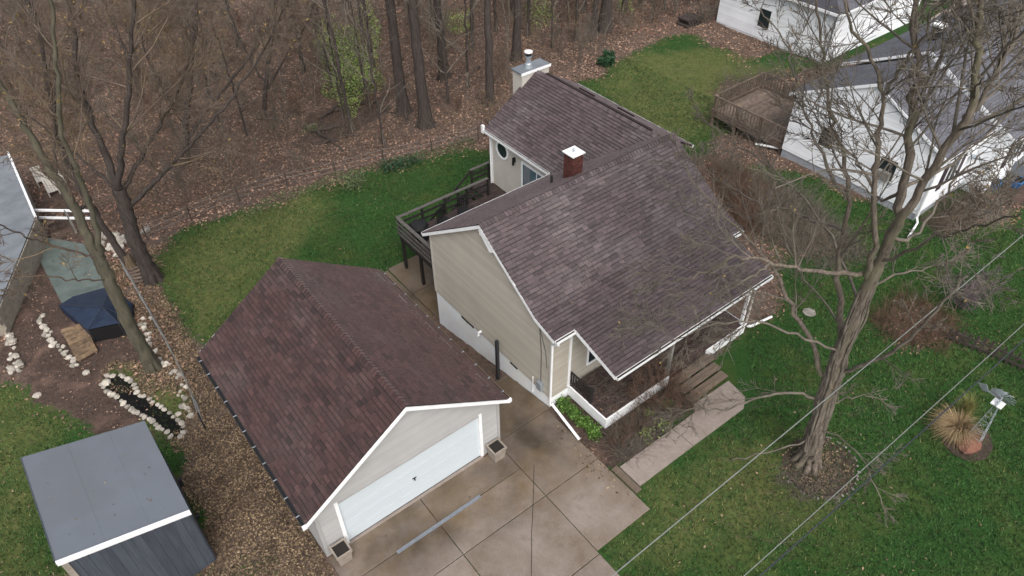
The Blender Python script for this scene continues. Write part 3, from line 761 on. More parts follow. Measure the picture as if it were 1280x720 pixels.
# roof
m = MB()
slope_slab(m, (rx0, kY, kZ), (rx1, kY, kZ), (rx1, Ry, Rz), (rx0, Ry, Rz))
slope_slab(m, (rx0, sY, low(sY)), (rx1, sY, low(sY)), (rx1, kY, kZ), (rx0, kY, kZ))
slope_slab(m, (px0, pY, pZ), (px1, pY, pZ), (px1, sY, low(sY)), (px0, sY, low(sY)))
slope_slab(m, (rx1, bY, bZ), (rx0, bY, bZ), (rx0, Ry, Rz), (rx1, Ry, Rz))
roof = m.build('roof', 'roof_under', hs)
wx0, wxr, wx1, wzr, wze = 17.05, 20.0, 22.60, 5.40, 3.45; wzR = 3.93      # rear wing
wy1 = 24.0; wyr = 16.6
m = MB()
slope_slab(m, (wx0, wy1, wze), (wx0, 18.6, wze), (wxr, 16.3, wzr), (wxr, wy1, wzr))
slope_slab(m, (wx1, wyr, wzR), (wx1, wy1, wzR), (wxr, wy1, wzr), (wxr, wyr, wzr))
wroof = m.build('wing_roof', 'roof_under', hs)
o_ = 0.03
sl = [shingle_slope((rx0 - o_, kY, kZ), (rx1 + o_, kY, kZ), (rx0 - o_, Ry, Rz), 'shingle_house', roof),
      shingle_slope((px0 - o_, pY - 0.04, pZ - 0.01), (px1 + o_, pY - 0.04, pZ - 0.01), (px0 - o_, kY, kZ), 'shingle_house', roof),
      shingle_slope((rx0 - o_, sY - 0.03, low(sY) - 0.008), (px0 - o_, sY - 0.03, low(sY) - 0.008), (rx0 - o_, kY, kZ), 'shingle_house', roof),
      shingle_slope((px1 + o_, sY - 0.03, low(sY) - 0.008), (rx1 + o_, sY - 0.03, low(sY) - 0.008), (px1 + o_, kY, kZ), 'shingle_house', roof),
      shingle_slope((rx1 + o_, bY + 0.03, bZ - 0.02), (rx0 - o_, bY + 0.03, bZ - 0.02), (rx1 + o_, Ry, Rz), 'shingle_house', roof,
                    clip=lambda p: not (p[0] > 17.3 and p[2] < wze + (min(p[0], 2 * wxr - p[0]) - wx0) * 0.661 - 0.12))]
lay_shingles(sl, roof, 'shingle_house', 300)
main_z = lambda y: Rz - kA * (y - Ry)
wl = [shingle_slope((wx0 - o_, wy1 + o_, wze - 0.02), (wx0 - o_, 16.0, wze - 0.02), (wxr, wy1 + o_, wzr), 'shingle_house', wroof, clip=lambda p: p[2] > main_z(p[1]) - 0.1),
      shingle_slope((wx1 + o_, wyr, wzR - 0.02), (wx1 + o_, wy1 + o_, wzR - 0.02), (wxr, wyr, wzr), 'shingle_house', wroof, clip=lambda p: p[0] > rx1 or p[2] > main_z(p[1]) - 0.1)]
lay_shingles(wl, wroof, 'shingle_house', 60)
q = math.hypot(1, kA)
ridge_caps(roof, (rx0 - o_, Ry, Rz), (rx1 + o_, Ry, Rz), (0, -1 / q, -kA / q), (0, 1 / q, -kA / q), 'shingle_house', wid=0.17)
ridge_caps(wroof, (wxr, wy1 + o_, wzr), (wxr, 16.45, wzr), (-0.83, 0, -0.55), (0.83, 0, -0.55), 'shingle_house')
m = MB(); m.box(wxr + 0.12, wxr + 0.24, 16.9, 23.4, wzr - 0.10, wzr + 0.015); m.build('ridge_vent', 'roof_under', wroof)
for yy, xx in ((21.8, 21.2), (19.6, 21.5)):
    z = wzr - 0.565 * (xx - wxr) + 0.02; m = MB(); m.hexa([(xx, yy - .5, z), (xx + .06, yy - .5, z - .02), (xx + .06, yy + .5, z - .02), (xx, yy + .5, z)], [(xx, yy - .5, z + .06), (xx + .06, yy - .5, z + .05), (xx + .06, yy + .5, z + .05), (xx, yy + .5, z + .06)]); m.build('snow_guard', 'roof_under', wroof)
# rake boards on the driveway gable and its twin
for xa, xb in ((rx0 - 0.03, rx0 - 0.002), (rx1 + 0.002, rx1 + 0.03)):
    pr = [(bY, bZ), (Ry, Rz), (kY, kZ), (sY, low(sY))]
    for (y0, z0), (y1, z1) in zip(pr[:-1], pr[1:]):
        m = MB(); q4 = [(y0, z0 - 0.16), (y1, z1 - 0.16), (y1, z1 - 0.025), (y0, z0 - 0.025)]
        m.hexa([(xa, y, z) for y, z in q4], [(xb, y, z) for y, z in q4]); m.build('rake_board', 'white_paint', roof)
m = MB(); m.face([(rx0 - 0.034, Ry + 0.02, Rz - 0.16), (rx0 - 0.034, Ry - 0.75, Rz - kA * 0.75 - 0.16), (rx0 - 0.034, Ry - 0.55, Rz - kA * 0.55 - 0.42), (rx0 - 0.034, Ry + 0.02, Rz - 0.24)])
m.box(rx0 - 0.02, rx0 - 0.01, Ry - 0.2, Ry, Rz - 0.4, Rz - 0.2); m.build('rake_flashing', 'white_paint', roof)
for xa, xb in ((px0 - 0.03, px0 - 0.002), (px1 + 0.002, px1 + 0.03)):
    m = MB(); q4 = [(sY + 0.0, low(sY) - 0.17), (pY - 0.02, pZ - 0.17), (pY - 0.02, pZ - 0.02), (sY, low(sY) - 0.02)]
    m.hexa([(xa, y, z) for y, z in q4], [(xb, y, z) for y, z in q4]); m.build('rake_board', 'white_paint', roof)
def gutter(parent, p, q, n, mat='white_paint', h=0.11, w=0.11):
    p = np.array(p, float); q = np.array(q, float); n = np.array([*n, 0.0]); Z = np.array([0, 0, 1.0]); m = MB()
    d = (q - p) / np.linalg.norm(q - p)
    for a, b, c, e in ((0, 0.012, 0, h), (0.012, w - 0.012, 0, 0.012), (w - 0.012, w, 0, h)):
        m.hexa([p + n * a + Z * c, q + n * a + Z * c, q + n * b + Z * c, p + n * b + Z * c], [p + n * a + Z * e, q + n * a + Z * e, q + n * b + Z * e, p + n * b + Z * e])
    m.hexa([p, p + n * w, p + n * w + d * 0.012, p + d * 0.012], [p + Z * h, p + n * w + Z * h, p + n * w + d * 0.012 + Z * h, p + d * 0.012 + Z * h])
    m.hexa([q - d * 0.012, q - d * 0.012 + n * w, q + n * w, q], [q - d * 0.012 + Z * h, q - d * 0.012 + n * w + Z * h, q + n * w + Z * h, q + Z * h])
    m2 = MB(); m2.face([p + n * 0.012 + Z * 0.07, q + n * 0.012 + Z * 0.07, q + n * (w - 0.012) + Z * 0.07, p + n * (w - 0.012) + Z * 0.07])
    o = m.build('gutter', mat, parent); m2.build('gutter_debris', 'soil', o); return o
gutter(roof, (px0, pY - 0.012, pZ - 0.16), (px1, pY - 0.012, pZ - 0.16), (0, -1))
gutter(roof, (rx0, sY - 0.012, low(sY) - 0.16), (px0 - 0.035, sY - 0.012, low(sY) - 0.16), (0, -1))
gutter(roof, (px1 + 0.035, sY - 0.012, low(sY) - 0.16), (rx1, sY - 0.012, low(sY) - 0.16), (0, -1))
gutter(roof, (rx0, bY + 0.012, bZ - 0.16), (wx0 + 0.2, bY + 0.012, bZ - 0.16), (0, 1))
gutter(wroof, (wx0 - 0.012, wy1, wze - 0.16), (wx0 - 0.012, 19.4, wze - 0.16), (-1, 0))
gutter(wroof, (wx1 + 0.012, wyr, wzR - 0.16), (wx1 + 0.012, wy1, wzR - 0.16), (1, 0))
# plumbing pipe, brick chimney
m = MB(); m.lathe((15.02, 17.0, 4.6), [(0.05, 0), (0.05, 0.72), (0.04, 0.72)], 10); m.build('vent_pipe', 'gutter_dark', roof)
ch = MB(); ch.box(15.42, 15.90, 16.32, 16.80, 4.8, 6.25); chim = ch.build('brick_chimney', 'mortar', hs)
bl = 0.2; bh = 0.07; nb = 0; cache = {}
for r in range(19):
    z = 4.93 + r * 0.069
    for face in range(4):
        u = 0.0 - (0.10 if r % 2 else 0)
        while u < 0.48 - 1e-6:
            a, b = max(u, 0), min(u + 0.195, 0.48); u += 0.2
            if b - a < 0.03: continue
            if face == 0: q = (15.42 + a, 15.42 + b, 16.306, 16.32)
            elif face == 1: q = (15.42 + a, 15.42 + b, 16.80, 16.814)
            elif face == 2: q = (15.406, 15.42, 16.32 + a, 16.32 + b)
            else: q = (15.90, 15.914, 16.32 + a, 16.32 + b)
            if nb < 295:
                m = MB(); m.box(*q, z, z + 0.06, random.random()); m.build('brick', 'brick', chim); nb += 1
m = MB(); m.hexa([(15.36, 16.26, 6.25), (15.96, 16.26, 6.25), (15.96, 16.86, 6.25), (15.36, 16.86, 6.25)], [(15.36, 16.26, 6.29), (15.96, 16.26, 6.29), (15.96, 16.86, 6.29), (15.36, 16.86, 6.29)])
m.build('chimney_cap', 'white_paint', chim)
m = MB(); m.lathe((15.66, 16.56, 6.29), [(0.035, 0), (0.035, 0.10), (0.06, 0.10), (0.02, 0.15)], 10); m.build('cap_bolt', 'galv', chim)
# rear wing body
ux0, ux1 = 17.25, 22.40; uy1 = 23.75; zw = wze - 0.02
m = MB(); pr = [(ux0, -1.7), (ux1, -1.7), (ux1, wzR - 0.02), (wxr, wzr - 0.14), (ux0, zw)]
m.hexa([(x, uy1, z) for x, z in pr], [(x, 16.9, z) for x, z in pr]); m.build('wing_wall', 'siding_wing', hs)
m = MB(); lap_wall(m, (ux0 - 0.004, 0), (0, 1), (-1, 0), -1.5, zw, gable_ext(19.1, uy1, 20, 9, 10), 0.14, 0.006); m.build('wing_siding', 'siding_wing', hs)
m = MB(); lap_wall(m, (0, uy1 + 0.004), (1, 0), (0, 1), -1.5, wzr - 0.16, gable_ext(ux0, ux1, wxr, zw, wzr - 0.14), 0.14, 0.012); m.build('wing_siding', 'siding_wing', hs)
box('corner_board', 'white_paint', hs, ux0 - 0.03, ux0 + 0.06, uy1 - 0.03, uy1 + 0.03, -1.4, zw)
for xe, we in ((wx0 - 0.02, wze), (wx1 + 0.02, wzR)):
    m = MB(); q4 = [(xe, we - 0.16), (wxr, wzr - 0.18), (wxr, wzr - 0.03), (xe, we - 0.02)]
    if xe > wxr: q4 = q4[::-1]
    m.hexa([(x, wy1 + 0.035, z) for x, z in q4], [(x, wy1 + 0.005, z) for x, z in q4]); m.build('rake_board', 'white_paint', wroof)
box('gutter_end', 'white_paint', wroof, wx0 - 0.14, wx0 - 0.02, wy1 - 0.02, wy1 + 0.12, wze - 0.22, wze + 0.16)
# round window
m = MB(); cy, cz, r = 22.95, 2.72, 0.36
n = 20; ring = [(cy + r * math.cos(2 * math.pi * i / n), cz + r * math.sin(2 * math.pi * i / n)) for i in range(n)]
m.hexa([(ux0 - 0.02, y, z) for y, z in ring], [(ux0 - 0.03, y, z) for y, z in ring]); rw = m.build('round_window', 'glass', hs)
m = MB()
for i in range(n):
    j = (i + 1) % n; a, b = ring[i], ring[j]; s = 1.28
    oa = (cy + (a[0] - cy) * s, cz + (a[1] - cz) * s); ob = (cy + (b[0] - cy) * s, cz + (b[1] - cz) * s)
    m.hexa([(ux0 - 0.01, *a), (ux0 - 0.01, *b), (ux0 - 0.01, *ob), (ux0 - 0.01, *oa)], [(ux0 - 0.055, *a), (ux0 - 0.055, *b), (ux0 - 0.055, *ob), (ux0 - 0.055, *oa)])
m.build('frame', 'white_paint', rw)
m = MB(); m.box(ux0 - 0.14, ux0 - 0.01, 21.98, 22.08, 2.55, 2.78); m.lathe((ux0 - 0.12, 22.03, 2.42), [(0.05, 0), (0.06, 0.16), (0.03, 0.2)], 8); m.build('porch_lamp', 'black', hs)
sd = window(hs, (ux0 - 0.01, 0), (0, 1), (-1, 0), 19.5, 21.45, 0.62, 2.75, 'white_paint', 'glass_teal', 0.10, 1)
box('curtain', 'pale_deck', sd, ux0 - 0.034, ux0 - 0.031, 20.95, 21.35, 0.7, 2.7)
# flue chase on the wing gable
m = MB(); m.box(19.12, 20.72, 23.90, 24.55, -1.7, 5.45); cs = m.build('flue_chase', 'siding_wing', hs)
m = MB(); lap_wall(m, (19.118, 0), (0, 1), (-1, 0), 2.5, 5.44, gable_ext(23.91, 24.54, 24, 9, 10), 0.14, 0.010)
lap_wall(m, (0, 23.898), (1, 0), (0, -1), 4.4, 5.44, gable_ext(19.13, 20.71, 24, 9, 10), 0.14, 0.010); m.build('chase_siding', 'siding_wing', cs)
m = MB(); m.box(19.06, 20.78, 23.84, 24.61, 5.45, 5.52); m.build('chase_cap', 'pale_deck', cs)
m = MB(); m.box(19.05, 20.79, 23.825, 23.838, 5.40, 5.53); m.build('cap_flashing', 'white_paint', cs)
m = MB(); m.lathe((19.75, 24.2, 5.52), [(0.20, 0), (0.16, 0.18), (0.12, 0.22), (0.12, 0.5), (0.17, 0.5), (0.17, 0.56)], 14); fl = m.build('flue', 'galv', cs, smooth=False)
m = MB(); m.lathe((19.75, 24.2, 6.08), [(0.15, 0), (0.15, 0.15)], 14); m.build('flue_screen', 'black', cs)
m = MB(); m.lathe((19.75, 24.2, 6.23), [(0.19, 0), (0.19, 0.05), (0.05, 0.09)], 14); m.build('flue_cap', 'white_paint', cs)
# downspouts
def pipe(name, pts, r, mat, parent, k=6):
    m = MB(); m.tube(pts, r, k); return m.build(name, mat, parent)
zz = low(sY) - 0.16
pipe('downspout', [(10.78, sY - 0.07, zz), (10.78, sY - 0.07, zz - 0.12), (10.78, hy0 - 0.06, zz - 0.35), (10.78, hy0 - 0.06, 0.25), (10.86, hy0 - 0.12, 0.14)], 0.04, 'white_paint', hs)
e = gz(724, 549, 0.10); pipe('downspout_extension', [(10.84, hy0 - 0.10, 0.22), (0.5 * (10.84 + e[0]), 0.5 * (hy0 - 0.1 + e[1]), 0.16), tuple(e)], 0.055, 'white_paint', hs)
pipe('downspout', [(wx0 - 0.07, wy1 - 0.12, wze - 0.15), (ux0 - 0.07, wy1 - 0.2, wze - 0.4), (ux0 - 0.07, wy1 - 0.2, -1.2)], 0.04, 'white_paint', hs)

# ------------------------------------------------------------------ front porch (part of the house)
qx0, qx1, qy0, qy1, qz = 11.66, 18.95, 10.03, 11.90, 0.55
m = MB(); m.box(qx0 + 0.04, qx1 - 0.04, qy0 + 0.04, qy1, 0.36, 0.50); porch = m.build('porch', 'deck_dark', hs)
y = qy0 + 0.02
while y < qy1 - 0.05:
    box('porch_board', 'porch_board', porch, qx0 + 0.02, qx1 - 0.02, y, min(y + 0.132, qy1 - 0.005), 0.502, qz); y += 0.142
sx0, sx1 = 14.72, 16.70
for a, b in ((qx0 - 0.03, sx0), (sx1, qx1)):
    box('skirt_board', 'white_paint', porch, a, b, qy0 - 0.03, qy0 + 0.015, 0.10, 0.54)
box('skirt_board', 'white_paint', porch, qx0 - 0.03, qx0 + 0.015, qy0 + 0.018, hy0 - 0.02, 0.10, 0.54)
box('skirt_board', 'white_paint', porch, qx1 - 0.015, qx1 + 0.03, qy0 + 0.018, hy0 - 0.02, 0.10, 0.54)
box('porch_edge', 'white_paint', porch, qx0 - 0.045, sx0, qy0 - 0.045, qy0 + 0.018, 0.541, 0.575)
box('porch_edge', 'white_paint', porch, qx0 - 0.045, qx0 + 0.018, qy0 + 0.02, hy0 - 0.02, 0.541, 0.575)
box('porch_edge', 'white_paint', porch, sx1, qx1 + 0.045, qy0 - 0.045, qy0 + 0.018, 0.541, 0.575)
for x in (qx0 + 0.08, qx1 - 0.12):
    m = MB(); m.box(x - 0.05, x + 0.05, qy0 + 0.06, qy0 + 0.16, qz, low(qy0 + 0.1) - 0.1)
    if x > 15: m.build('porch_post', 'white_paint', porch)
box('porch_post', 'grey_wood', porch, sx0 + 0.0, sx0 + 0.1, qy0 + 0.08, qy0 + 0.18, qz, low(qy0 + 0.1) - 0.1)
box('porch_beam', 'white_paint', porch, px0 + 0.1, px1 - 0.1, qy0 + 0.06, qy0 + 0.18, low(qy0 + 0.1) - 0.24, low(qy0 + 0.1) - 0.1)
for y0 in (10.9, 11.4):
    pass
# railing along the porch side by the wall
m = MB(); m.beam((qx0 + 0.05, hy0 - 0.05, 1.25), (qx0 + 0.05, 10.9, 1.25), 0.06, 0.05); m.beam((qx0 + 0.05, hy0 - 0.05, 0.72), (qx0 + 0.05, 10.9, 0.72), 0.05, 0.05)
for i in range(9): m.box(qx0 + 0.03, qx0 + 0.07, 10.92 + i * 0.118, 10.955 + i * 0.118, 0.72, 1.25)
m.box(qx0 + 0.0, qx0 + 0.10, 10.82, 10.92, qz, 1.35)
m.build('porch_railing', 'rail_dark', porch)
# wooden steps
st = MB(); 
for xx in (sx0 + 0.04, 0.5 * (sx0 + sx1), sx1 - 0.10):
    prf = [(9.99, 0.03), (8.92, 0.03), (8.92, 0.14), (9.28, 0.14), (9.28, 0.28), (9.64, 0.28), (9.64, 0.42), (9.99, 0.42)]
    st.hexa([(xx, y, z) for y, z in prf], [(xx + 0.05, y, z) for y, z in prf])
steps = st.build('steps', 'deck_dark', hs)
for k, (y0, z) in enumerate(((8.90, 0.14), (9.26, 0.28), (9.62, 0.42))):
    for j in range(2):
        box('tread_board', 'tread', steps, sx0, sx1, y0 + j * 0.178, y0 + j * 0.178 + 0.166, z, z + 0.04)
# skirt of porch far side: fallen white gutter length in the grass
a, b = gz(935, 408, 0.12), gz(963, 393, 0.10)
m = MB(); m.tube([gz(880, 440, 0.60) * 0 + np.array([18.98, 9.92, 0.5]), a * 0 + np.array([19.15, 9.88, 0.42]), b * 0 + np.array([20.5, 9.86, 0.12])], 0.05, 6)
m.build('downspout_extension', 'white_paint', hs)
pipe('downspout', [(px1 - 0.1, pY - 0.07, pZ - 0.15), (px1 - 0.1, pY - 0.05, pZ - 0.3), (qx1 + 0.07, qy0 + 0.02, pZ - 0.55), (qx1 + 0.07, qy0 + 0.02, 0.5)], 0.04, 'siding_wing', hs)

# ------------------------------------------------------------------ rear deck (part of the house)
kx0, kx1, ky0, ky1, kz = 11.55, 17.22, 19.10, 23.10, 0.55
m = MB(); m.box(kx0, kx1, ky0, ky0 + 0.05, kz - 0.28, kz - 0.04); m.box(kx0, kx1, ky1 - 0.05, ky1, kz - 0.28, kz - 0.04)
m.box(kx0, kx0 + 0.05, ky0 + 0.06, ky1 - 0.06, kz - 0.28, kz - 0.04); m.box(kx1 - 0.05, kx1, ky0 + 0.06, ky1 - 0.06, kz - 0.28, kz - 0.04)
for i in range(1, 14): m.box(kx0 + i * 0.4, kx0 + i * 0.4 + 0.04, ky0 + 0.06, ky1 - 0.06, kz - 0.26, kz - 0.04)
deck = m.build('rear_deck', 'rail_dark', hs)
y = ky0
while y < ky1 - 0.02:
    box('deck_board', 'deck_dark', deck, kx0 - 0.03, kx1, y, min(y + 0.137, ky1), kz - 0.038, kz); y += 0.145
for x in (kx0 + 0.08, 14.3, 17.0):
    for y in (21.55, ky1 - 0.1):
        box('deck_post', 'rail_dark', deck, x - 0.06, x + 0.06, y - 0.06, y + 0.06, -1.45, kz - 0.28)
rt = 1.5
for i in range(5):                                      # along the far edge
    x = kx0 + 0.03 + i * 1.21
    box('rail_post', 'rail_dark', deck, x - 0.045, x + 0.045, ky1 - 0.10, ky1 - 0.01, kz, rt - 0.02)
for z in (0.85, 1.18):
    box('rail', 'rail_dark', deck, kx0 + 0.08, 16.35, ky1 - 0.075, ky1 - 0.035, z - 0.05, z + 0.05)
box('rail_cap', 'rail_cap', deck, kx0 - 0.06, 16.42, ky1 - 0.13, ky1 + 0.02, rt - 0.02, rt + 0.02)
for i in range(4):                                      # along the driveway side
    y = ky0 + 0.1 + i * 1.25
    box('rail_post', 'rail_dark', deck, kx0 - 0.045, kx0 + 0.045, y - 0.045, y + 0.045, kz - 0.25, rt - 0.02)
for z in (0.70, 0.95, 1.22):
    box('rail', 'rail_cap', deck, kx0 - 0.085, kx0 - 0.048, ky0 + 0.03, ky1 - 0.02, z - 0.06, z + 0.06)
box('rail_cap', 'rail_cap', deck, kx0 - 0.1, kx0 + 0.06, ky0, ky1 - 0.135, rt - 0.02, rt + 0.02)
# landing and stair down along the far edge
box('landing', 'deck_dark', deck, 16.2, 17.3, ky1 + 0.03, 24.15, kz - 0.08, kz - 0.01)
for x, y in ((16.25, 24.1), (17.25, 24.1)):
    box('rail_post', 'rail_dark', deck, x - 0.045, x + 0.045, y - 0.045, y + 0.045, -1.45, rt - 0.02)
for z in (0.95, 1.22): box('rail', 'rail_dark', deck, 16.3, 17.2, 24.08, 24.12, z - 0.05, z + 0.05)
box('rail_cap', 'rail_cap', deck, 16.18, 17.32, 24.03, 24.17, rt - 0.02, rt + 0.02)
for i in range(10):
    x = 16.05 - i * 0.26; z = kz - 0.19 * (i + 1); box('stair_tread', 'deck_dark', deck, x - 0.12, x + 0.14, ky1 + 0.1, 24.1, z - 0.03, z)
for y in (ky1 + 0.08, 24.12):
    beam('stair_stringer', 'rail_dark', deck, (16.2, y, kz - 0.1), (13.55, y, -1.5), 0.05, 0.22)
beam('stair_rail', 'rail_dark', deck, (16.22, 24.12, rt - 0.05), (13.6, 24.12, -0.45), 0.05, 0.10)
for i in range(1, 4):
    f = i / 3.2; x = 16.22 - 2.62 * f; z = rt - 0.05 - 1.9 * f; box('rail_post', 'rail_dark', deck, x - 0.04, x + 0.04, 24.08, 24.16, z - 1.0, z)

# things on the deck
def rnd_rock(c, r, k=8, flat=0.7, seed=0):
    """lumpy stone: verts, faces"""
    rs = np.random.default_rng(seed); V = []; F = []
    for i, (ph) in enumerate((-1.0, -0.5, 0.25, 0.8)):
        rr = math.cos(ph * 1.25) if ph > -1 else 0.75
        for j in range(k):
            a = 2 * math.pi * (j + 0.3 * i) / k; q = r * rr * rs.uniform(0.82, 1.15)
            V.append((c[0] + q * math.cos(a), c[1] + q * math.sin(a), c[2] + r * flat * (ph * rs.uniform(0.85, 1.1))))
    V.append((c[0], c[1], c[2] + r * flat * 0.95)); V.append((c[0], c[1], c[2] - r * flat))
    for i in range(3):
        for j in range(k):
            F.append((i * k + j, i * k + (j + 1) % k, (i + 1) * k + (j + 1) % k, (i + 1) * k + j))
    for j in range(k): F.append((3 * k + j, 3 * k + (j + 1) % k, 4 * k)); F.append(((j + 1) % k, j, 4 * k + 1))
    return V, F
def rock_mesh(name, r, mat, flat, seed):
    V, F = rnd_rock((0, 0, 0), r, 7, flat, seed); mb = MB(); mb.v = V; mb.f = F; mb.t = [0.5] * len(F)
    return mb.mesh(name, mat)
gr = thing('covered_grill', 'dark covered grill standing on the rear deck behind the rail', 'grill', (12.15, 22.3, kz))
m = MB(); m.lathe((12.15, 22.3, kz), [(0.40, 0), (0.36, 0.5), (0.42, 0.65), (0.34, 0.8), (0.15, 0.86)], 12); m.build('cover', 'black', gr)
m = MB(); m.lathe((12.15, 22.3, kz + 0.64), [(0.425, 0), (0.425, 0.03)], 12); m.build('drawstring', 'black', gr)
for (x, y, rot) in ((13.4, 22.2, 0.3), (14.5, 22.3, -0.4)):
    t = thing('patio_chair', 'dark metal patio chair on the rear deck behind the rail', 'chair', (x, y, kz), 'patio chairs on the rear deck')
    m = MB(); m.box(x - 0.25, x + 0.25, y - 0.25, y + 0.25, kz + 0.40, kz + 0.44); m.build('seat', 'black', t)
    m = MB()
    for i in range(6): m.box(x - 0.24 + i * 0.09, x - 0.21 + i * 0.09, y + 0.22, y + 0.25, kz + 0.44, kz + 0.95)
    m.box(x - 0.25, x + 0.25, y + 0.22, y + 0.25, kz + 0.92, kz + 0.97); m.build('backrest', 'black', t)
    for sx in (-1, 1):
        for sy in (-1, 1): box('leg', 'black', t, x + sx * 0.23 - 0.015, x + sx * 0.23 + 0.015, y + sy * 0.23 - 0.015, y + sy * 0.23 + 0.015, kz, kz + 0.40)
    t.rotation_euler = (0, 0, rot)
# post by the gable wall
b = G(623, 467)
m = MB(); m.box(10.36, 10.47, 14.38, 14.49, b[2] - 0.1, b[2] + 2.1); m.build('wooden_post', 'gutter_dark', None, (10.41, 14.43, float(b[2])), label='dark square wooden post beside the white foundation wall', cat='post')
# ------------------------------------------------------------------ grey shed
sh = thing('garden_shed', 'slate blue shed with a pale grey sloping roof and white edge strip', 'shed', (-2.1, 16.0, -0.6))
ax0, ax1, ay0, ay1 = -3.66, -0.53, 14.05, 18.05
zl, zr = 3.05, 2.2
def sz(x): return zl + (zr - zl) * (x - ax0) / (ax1 - ax0)
m = MB(); q = [(ax0 + 0.12, ay0 + 0.06), (ax1 - 0.05, ay0 + 0.06), (ax1 - 0.05, ay1 - 0.08), (ax0 + 0.12, ay1 - 0.08)]
m.hexa([(x, y, -0.75) for x, y in q], [(x, y, sz(x) - 0.10) for x, y in q]); m.build('wall', 'shed_wall', sh)
n = 12
for i in range(n):                                  # boards of the two visible walls
    x0 = ax0 + 0.12 + (ax1 - ax0 - 0.17) * i / n; x1 = ax0 + 0.12 + (ax1 - ax0 - 0.17) * (i + 1) / n - 0.005
    m = MB(); m.hexa([(x0, ay0 + 0.03, -0.62), (x1, ay0 + 0.03, -0.62), (x1, ay0 + 0.058, -0.62), (x0, ay0 + 0.058, -0.62)], [(x0, ay0 + 0.03, sz(x0) - 0.12), (x1, ay0 + 0.03, sz(x1) - 0.12), (x1, ay0 + 0.058, sz(x1) - 0.12), (x0, ay0 + 0.058, sz(x0) - 0.12)])
    m.build('wall_board', 'shed_wall', sh)
for i in range(14):
    y0 = ay0 + 0.06 + (ay1 - ay0 - 0.14) * i / 14; y1 = y0 + (ay1 - ay0 - 0.14) / 14 - 0.012
    box('wall_board', 'shed_wall', sh, ax1 - 0.048, ax1 - 0.02, y0, y1, -0.62, zr - 0.12)
for i in range(4):                                  # wide felt sheets with lapped seams
    y0 = ay0 + (ay1 - ay0) * i / 4; y1 = ay0 + (ay1 - ay0) * (i + 1) / 4 + 0.05; l = 0.006 * i
    pass
xs = np.linspace(ax0, ax1, 4)
for i in range(3):
    x0, x1 = xs[i], xs[i + 1] + (0.05 if i < 2 else 0); l = 0.005 * (2 - i)
    m = MB(); q = [(x0, ay0), (x1, ay0), (x1, ay1), (x0, ay1)]
    m.hexa([(x, y, sz(x) - 0.09) for x, y in q], [(x, y, sz(x) + l) for x, y in q]); m.build('roof_sheet', 'shed_roof', sh)
m = MB(); m.hexa([(ax0, ay0 - 0.03, sz(ax0) - 0.10), (ax1, ay0 - 0.03, sz(ax1) - 0.10), (ax1, ay0 + 0.06, sz(ax1) - 0.10), (ax0, ay0 + 0.06, sz(ax0) - 0.10)],
               [(ax0, ay0 - 0.03, sz(ax0) + 0.035), (ax1, ay0 - 0.03, sz(ax1) + 0.035), (ax1, ay0 + 0.06, sz(ax1) + 0.035), (ax0, ay0 + 0.06, sz(ax0) + 0.035)])
m.build('roof_edge', 'white_paint', sh)
m = MB(); m.hexa([(ax0 - 0.02, ay0 + 0.07, zl - 0.16), (ax0, ay0 + 0.07, zl - 0.16), (ax0, ay1, zl - 0.16), (ax0 - 0.02, ay1, zl - 0.16)], [(ax0 - 0.02, ay0 + 0.07, zl + 0.03), (ax0, ay0 + 0.07, zl + 0.03), (ax0, ay1, zl + 0.03), (ax0 - 0.02, ay1, zl + 0.03)])
m.build('fascia', 'shed_wall', sh)
box('corner_board', 'terracotta', sh, ax0 + 0.05, ax0 + 0.20, ay0 + 0.0, ay0 + 0.055, -0.7, sz(ax0 + 0.2) - 0.12)
for y in (14.2, 16.0, 17.7): box('skid', 'gutter_dark', sh, ax0 + 0.2, ax1 + 0.1, y, y + 0.1, -1.6 if y > 15.5 else -0.9, -0.70)

# ------------------------------------------------------------------ neighbouring houses
def far_slope(name, parent, a, b, c, d, mat='shingle_grey', th=0.10):
    mb = MB(); slope_slab(mb, a, b, c, d, th); o = mb.build(name, mat, parent); me = o.data
    A, B, D = np.array(a, float), np.array(b, float), np.array(d, float)
    U = B - A; U /= np.linalg.norm(U); V = D - A; V -= U * (V @ U); V /= np.linalg.norm(V)
    uv = me.uv_layers.new(name='UVMap'); org = ORG[parent.name]
    co = np.array([me.vertices[l.vertex_index].co[:] for l in me.loops]) + org - A
    uv.data.foreach_set('uv', np.stack([co @ U, co @ V], -1).astype(np.float32).ravel())
    return o
nh = thing('neighbour_house', 'white sided house with grey shingle roof behind the big bare front yard tree', 'house', (34, 13, 0))
Ax, Ay0, Ay1, Axe = 30.85, 9.78, 17.1, 35.0
Ary, Arz, kk = 13.42, 5.45, 0.505
def az(y, rz=Arz): return rz - kk * abs(y - Ary)
pr = [(Ay0, 0.35), (Ay1, 0.35), (Ay1, az(Ay1) - 0.12), (Ary, Arz - 0.14), (Ay0, az(Ay0) - 0.12)]
m = MB(); m.hexa([(Ax + 0.02, y, z) for y, z in pr], [(46, y, z) for y, z in pr]); m.build('wall', 'n_siding', nh)
m = MB(); lap_wall(m, (Ax, 0), (0, 1), (-1, 0), 0.40, Arz - 0.15, gable_ext(Ay0, Ay1, Ary, az(Ay0) - 0.12, Arz - 0.14), 0.15, 0.022); m.build('gable_siding', 'n_siding', nh)
m = MB(); lap_wall(m, (0, Ay0), (1, 0), (0, -1), 0.40, az(Ay0) - 0.12, gable_ext(Ax, Axe, 31, 99, 100), 0.15, 0.022); m.build('front_siding', 'n_siding', nh)
m = MB(); m.box(Ax + 0.03, 46, Ay0 + 0.03, Ay1 - 0.02, -1.2, 0.39); m.build('foundation', 'n_found', nh)
fy, by = Ay0 - 0.32, Ay1 + 0.32
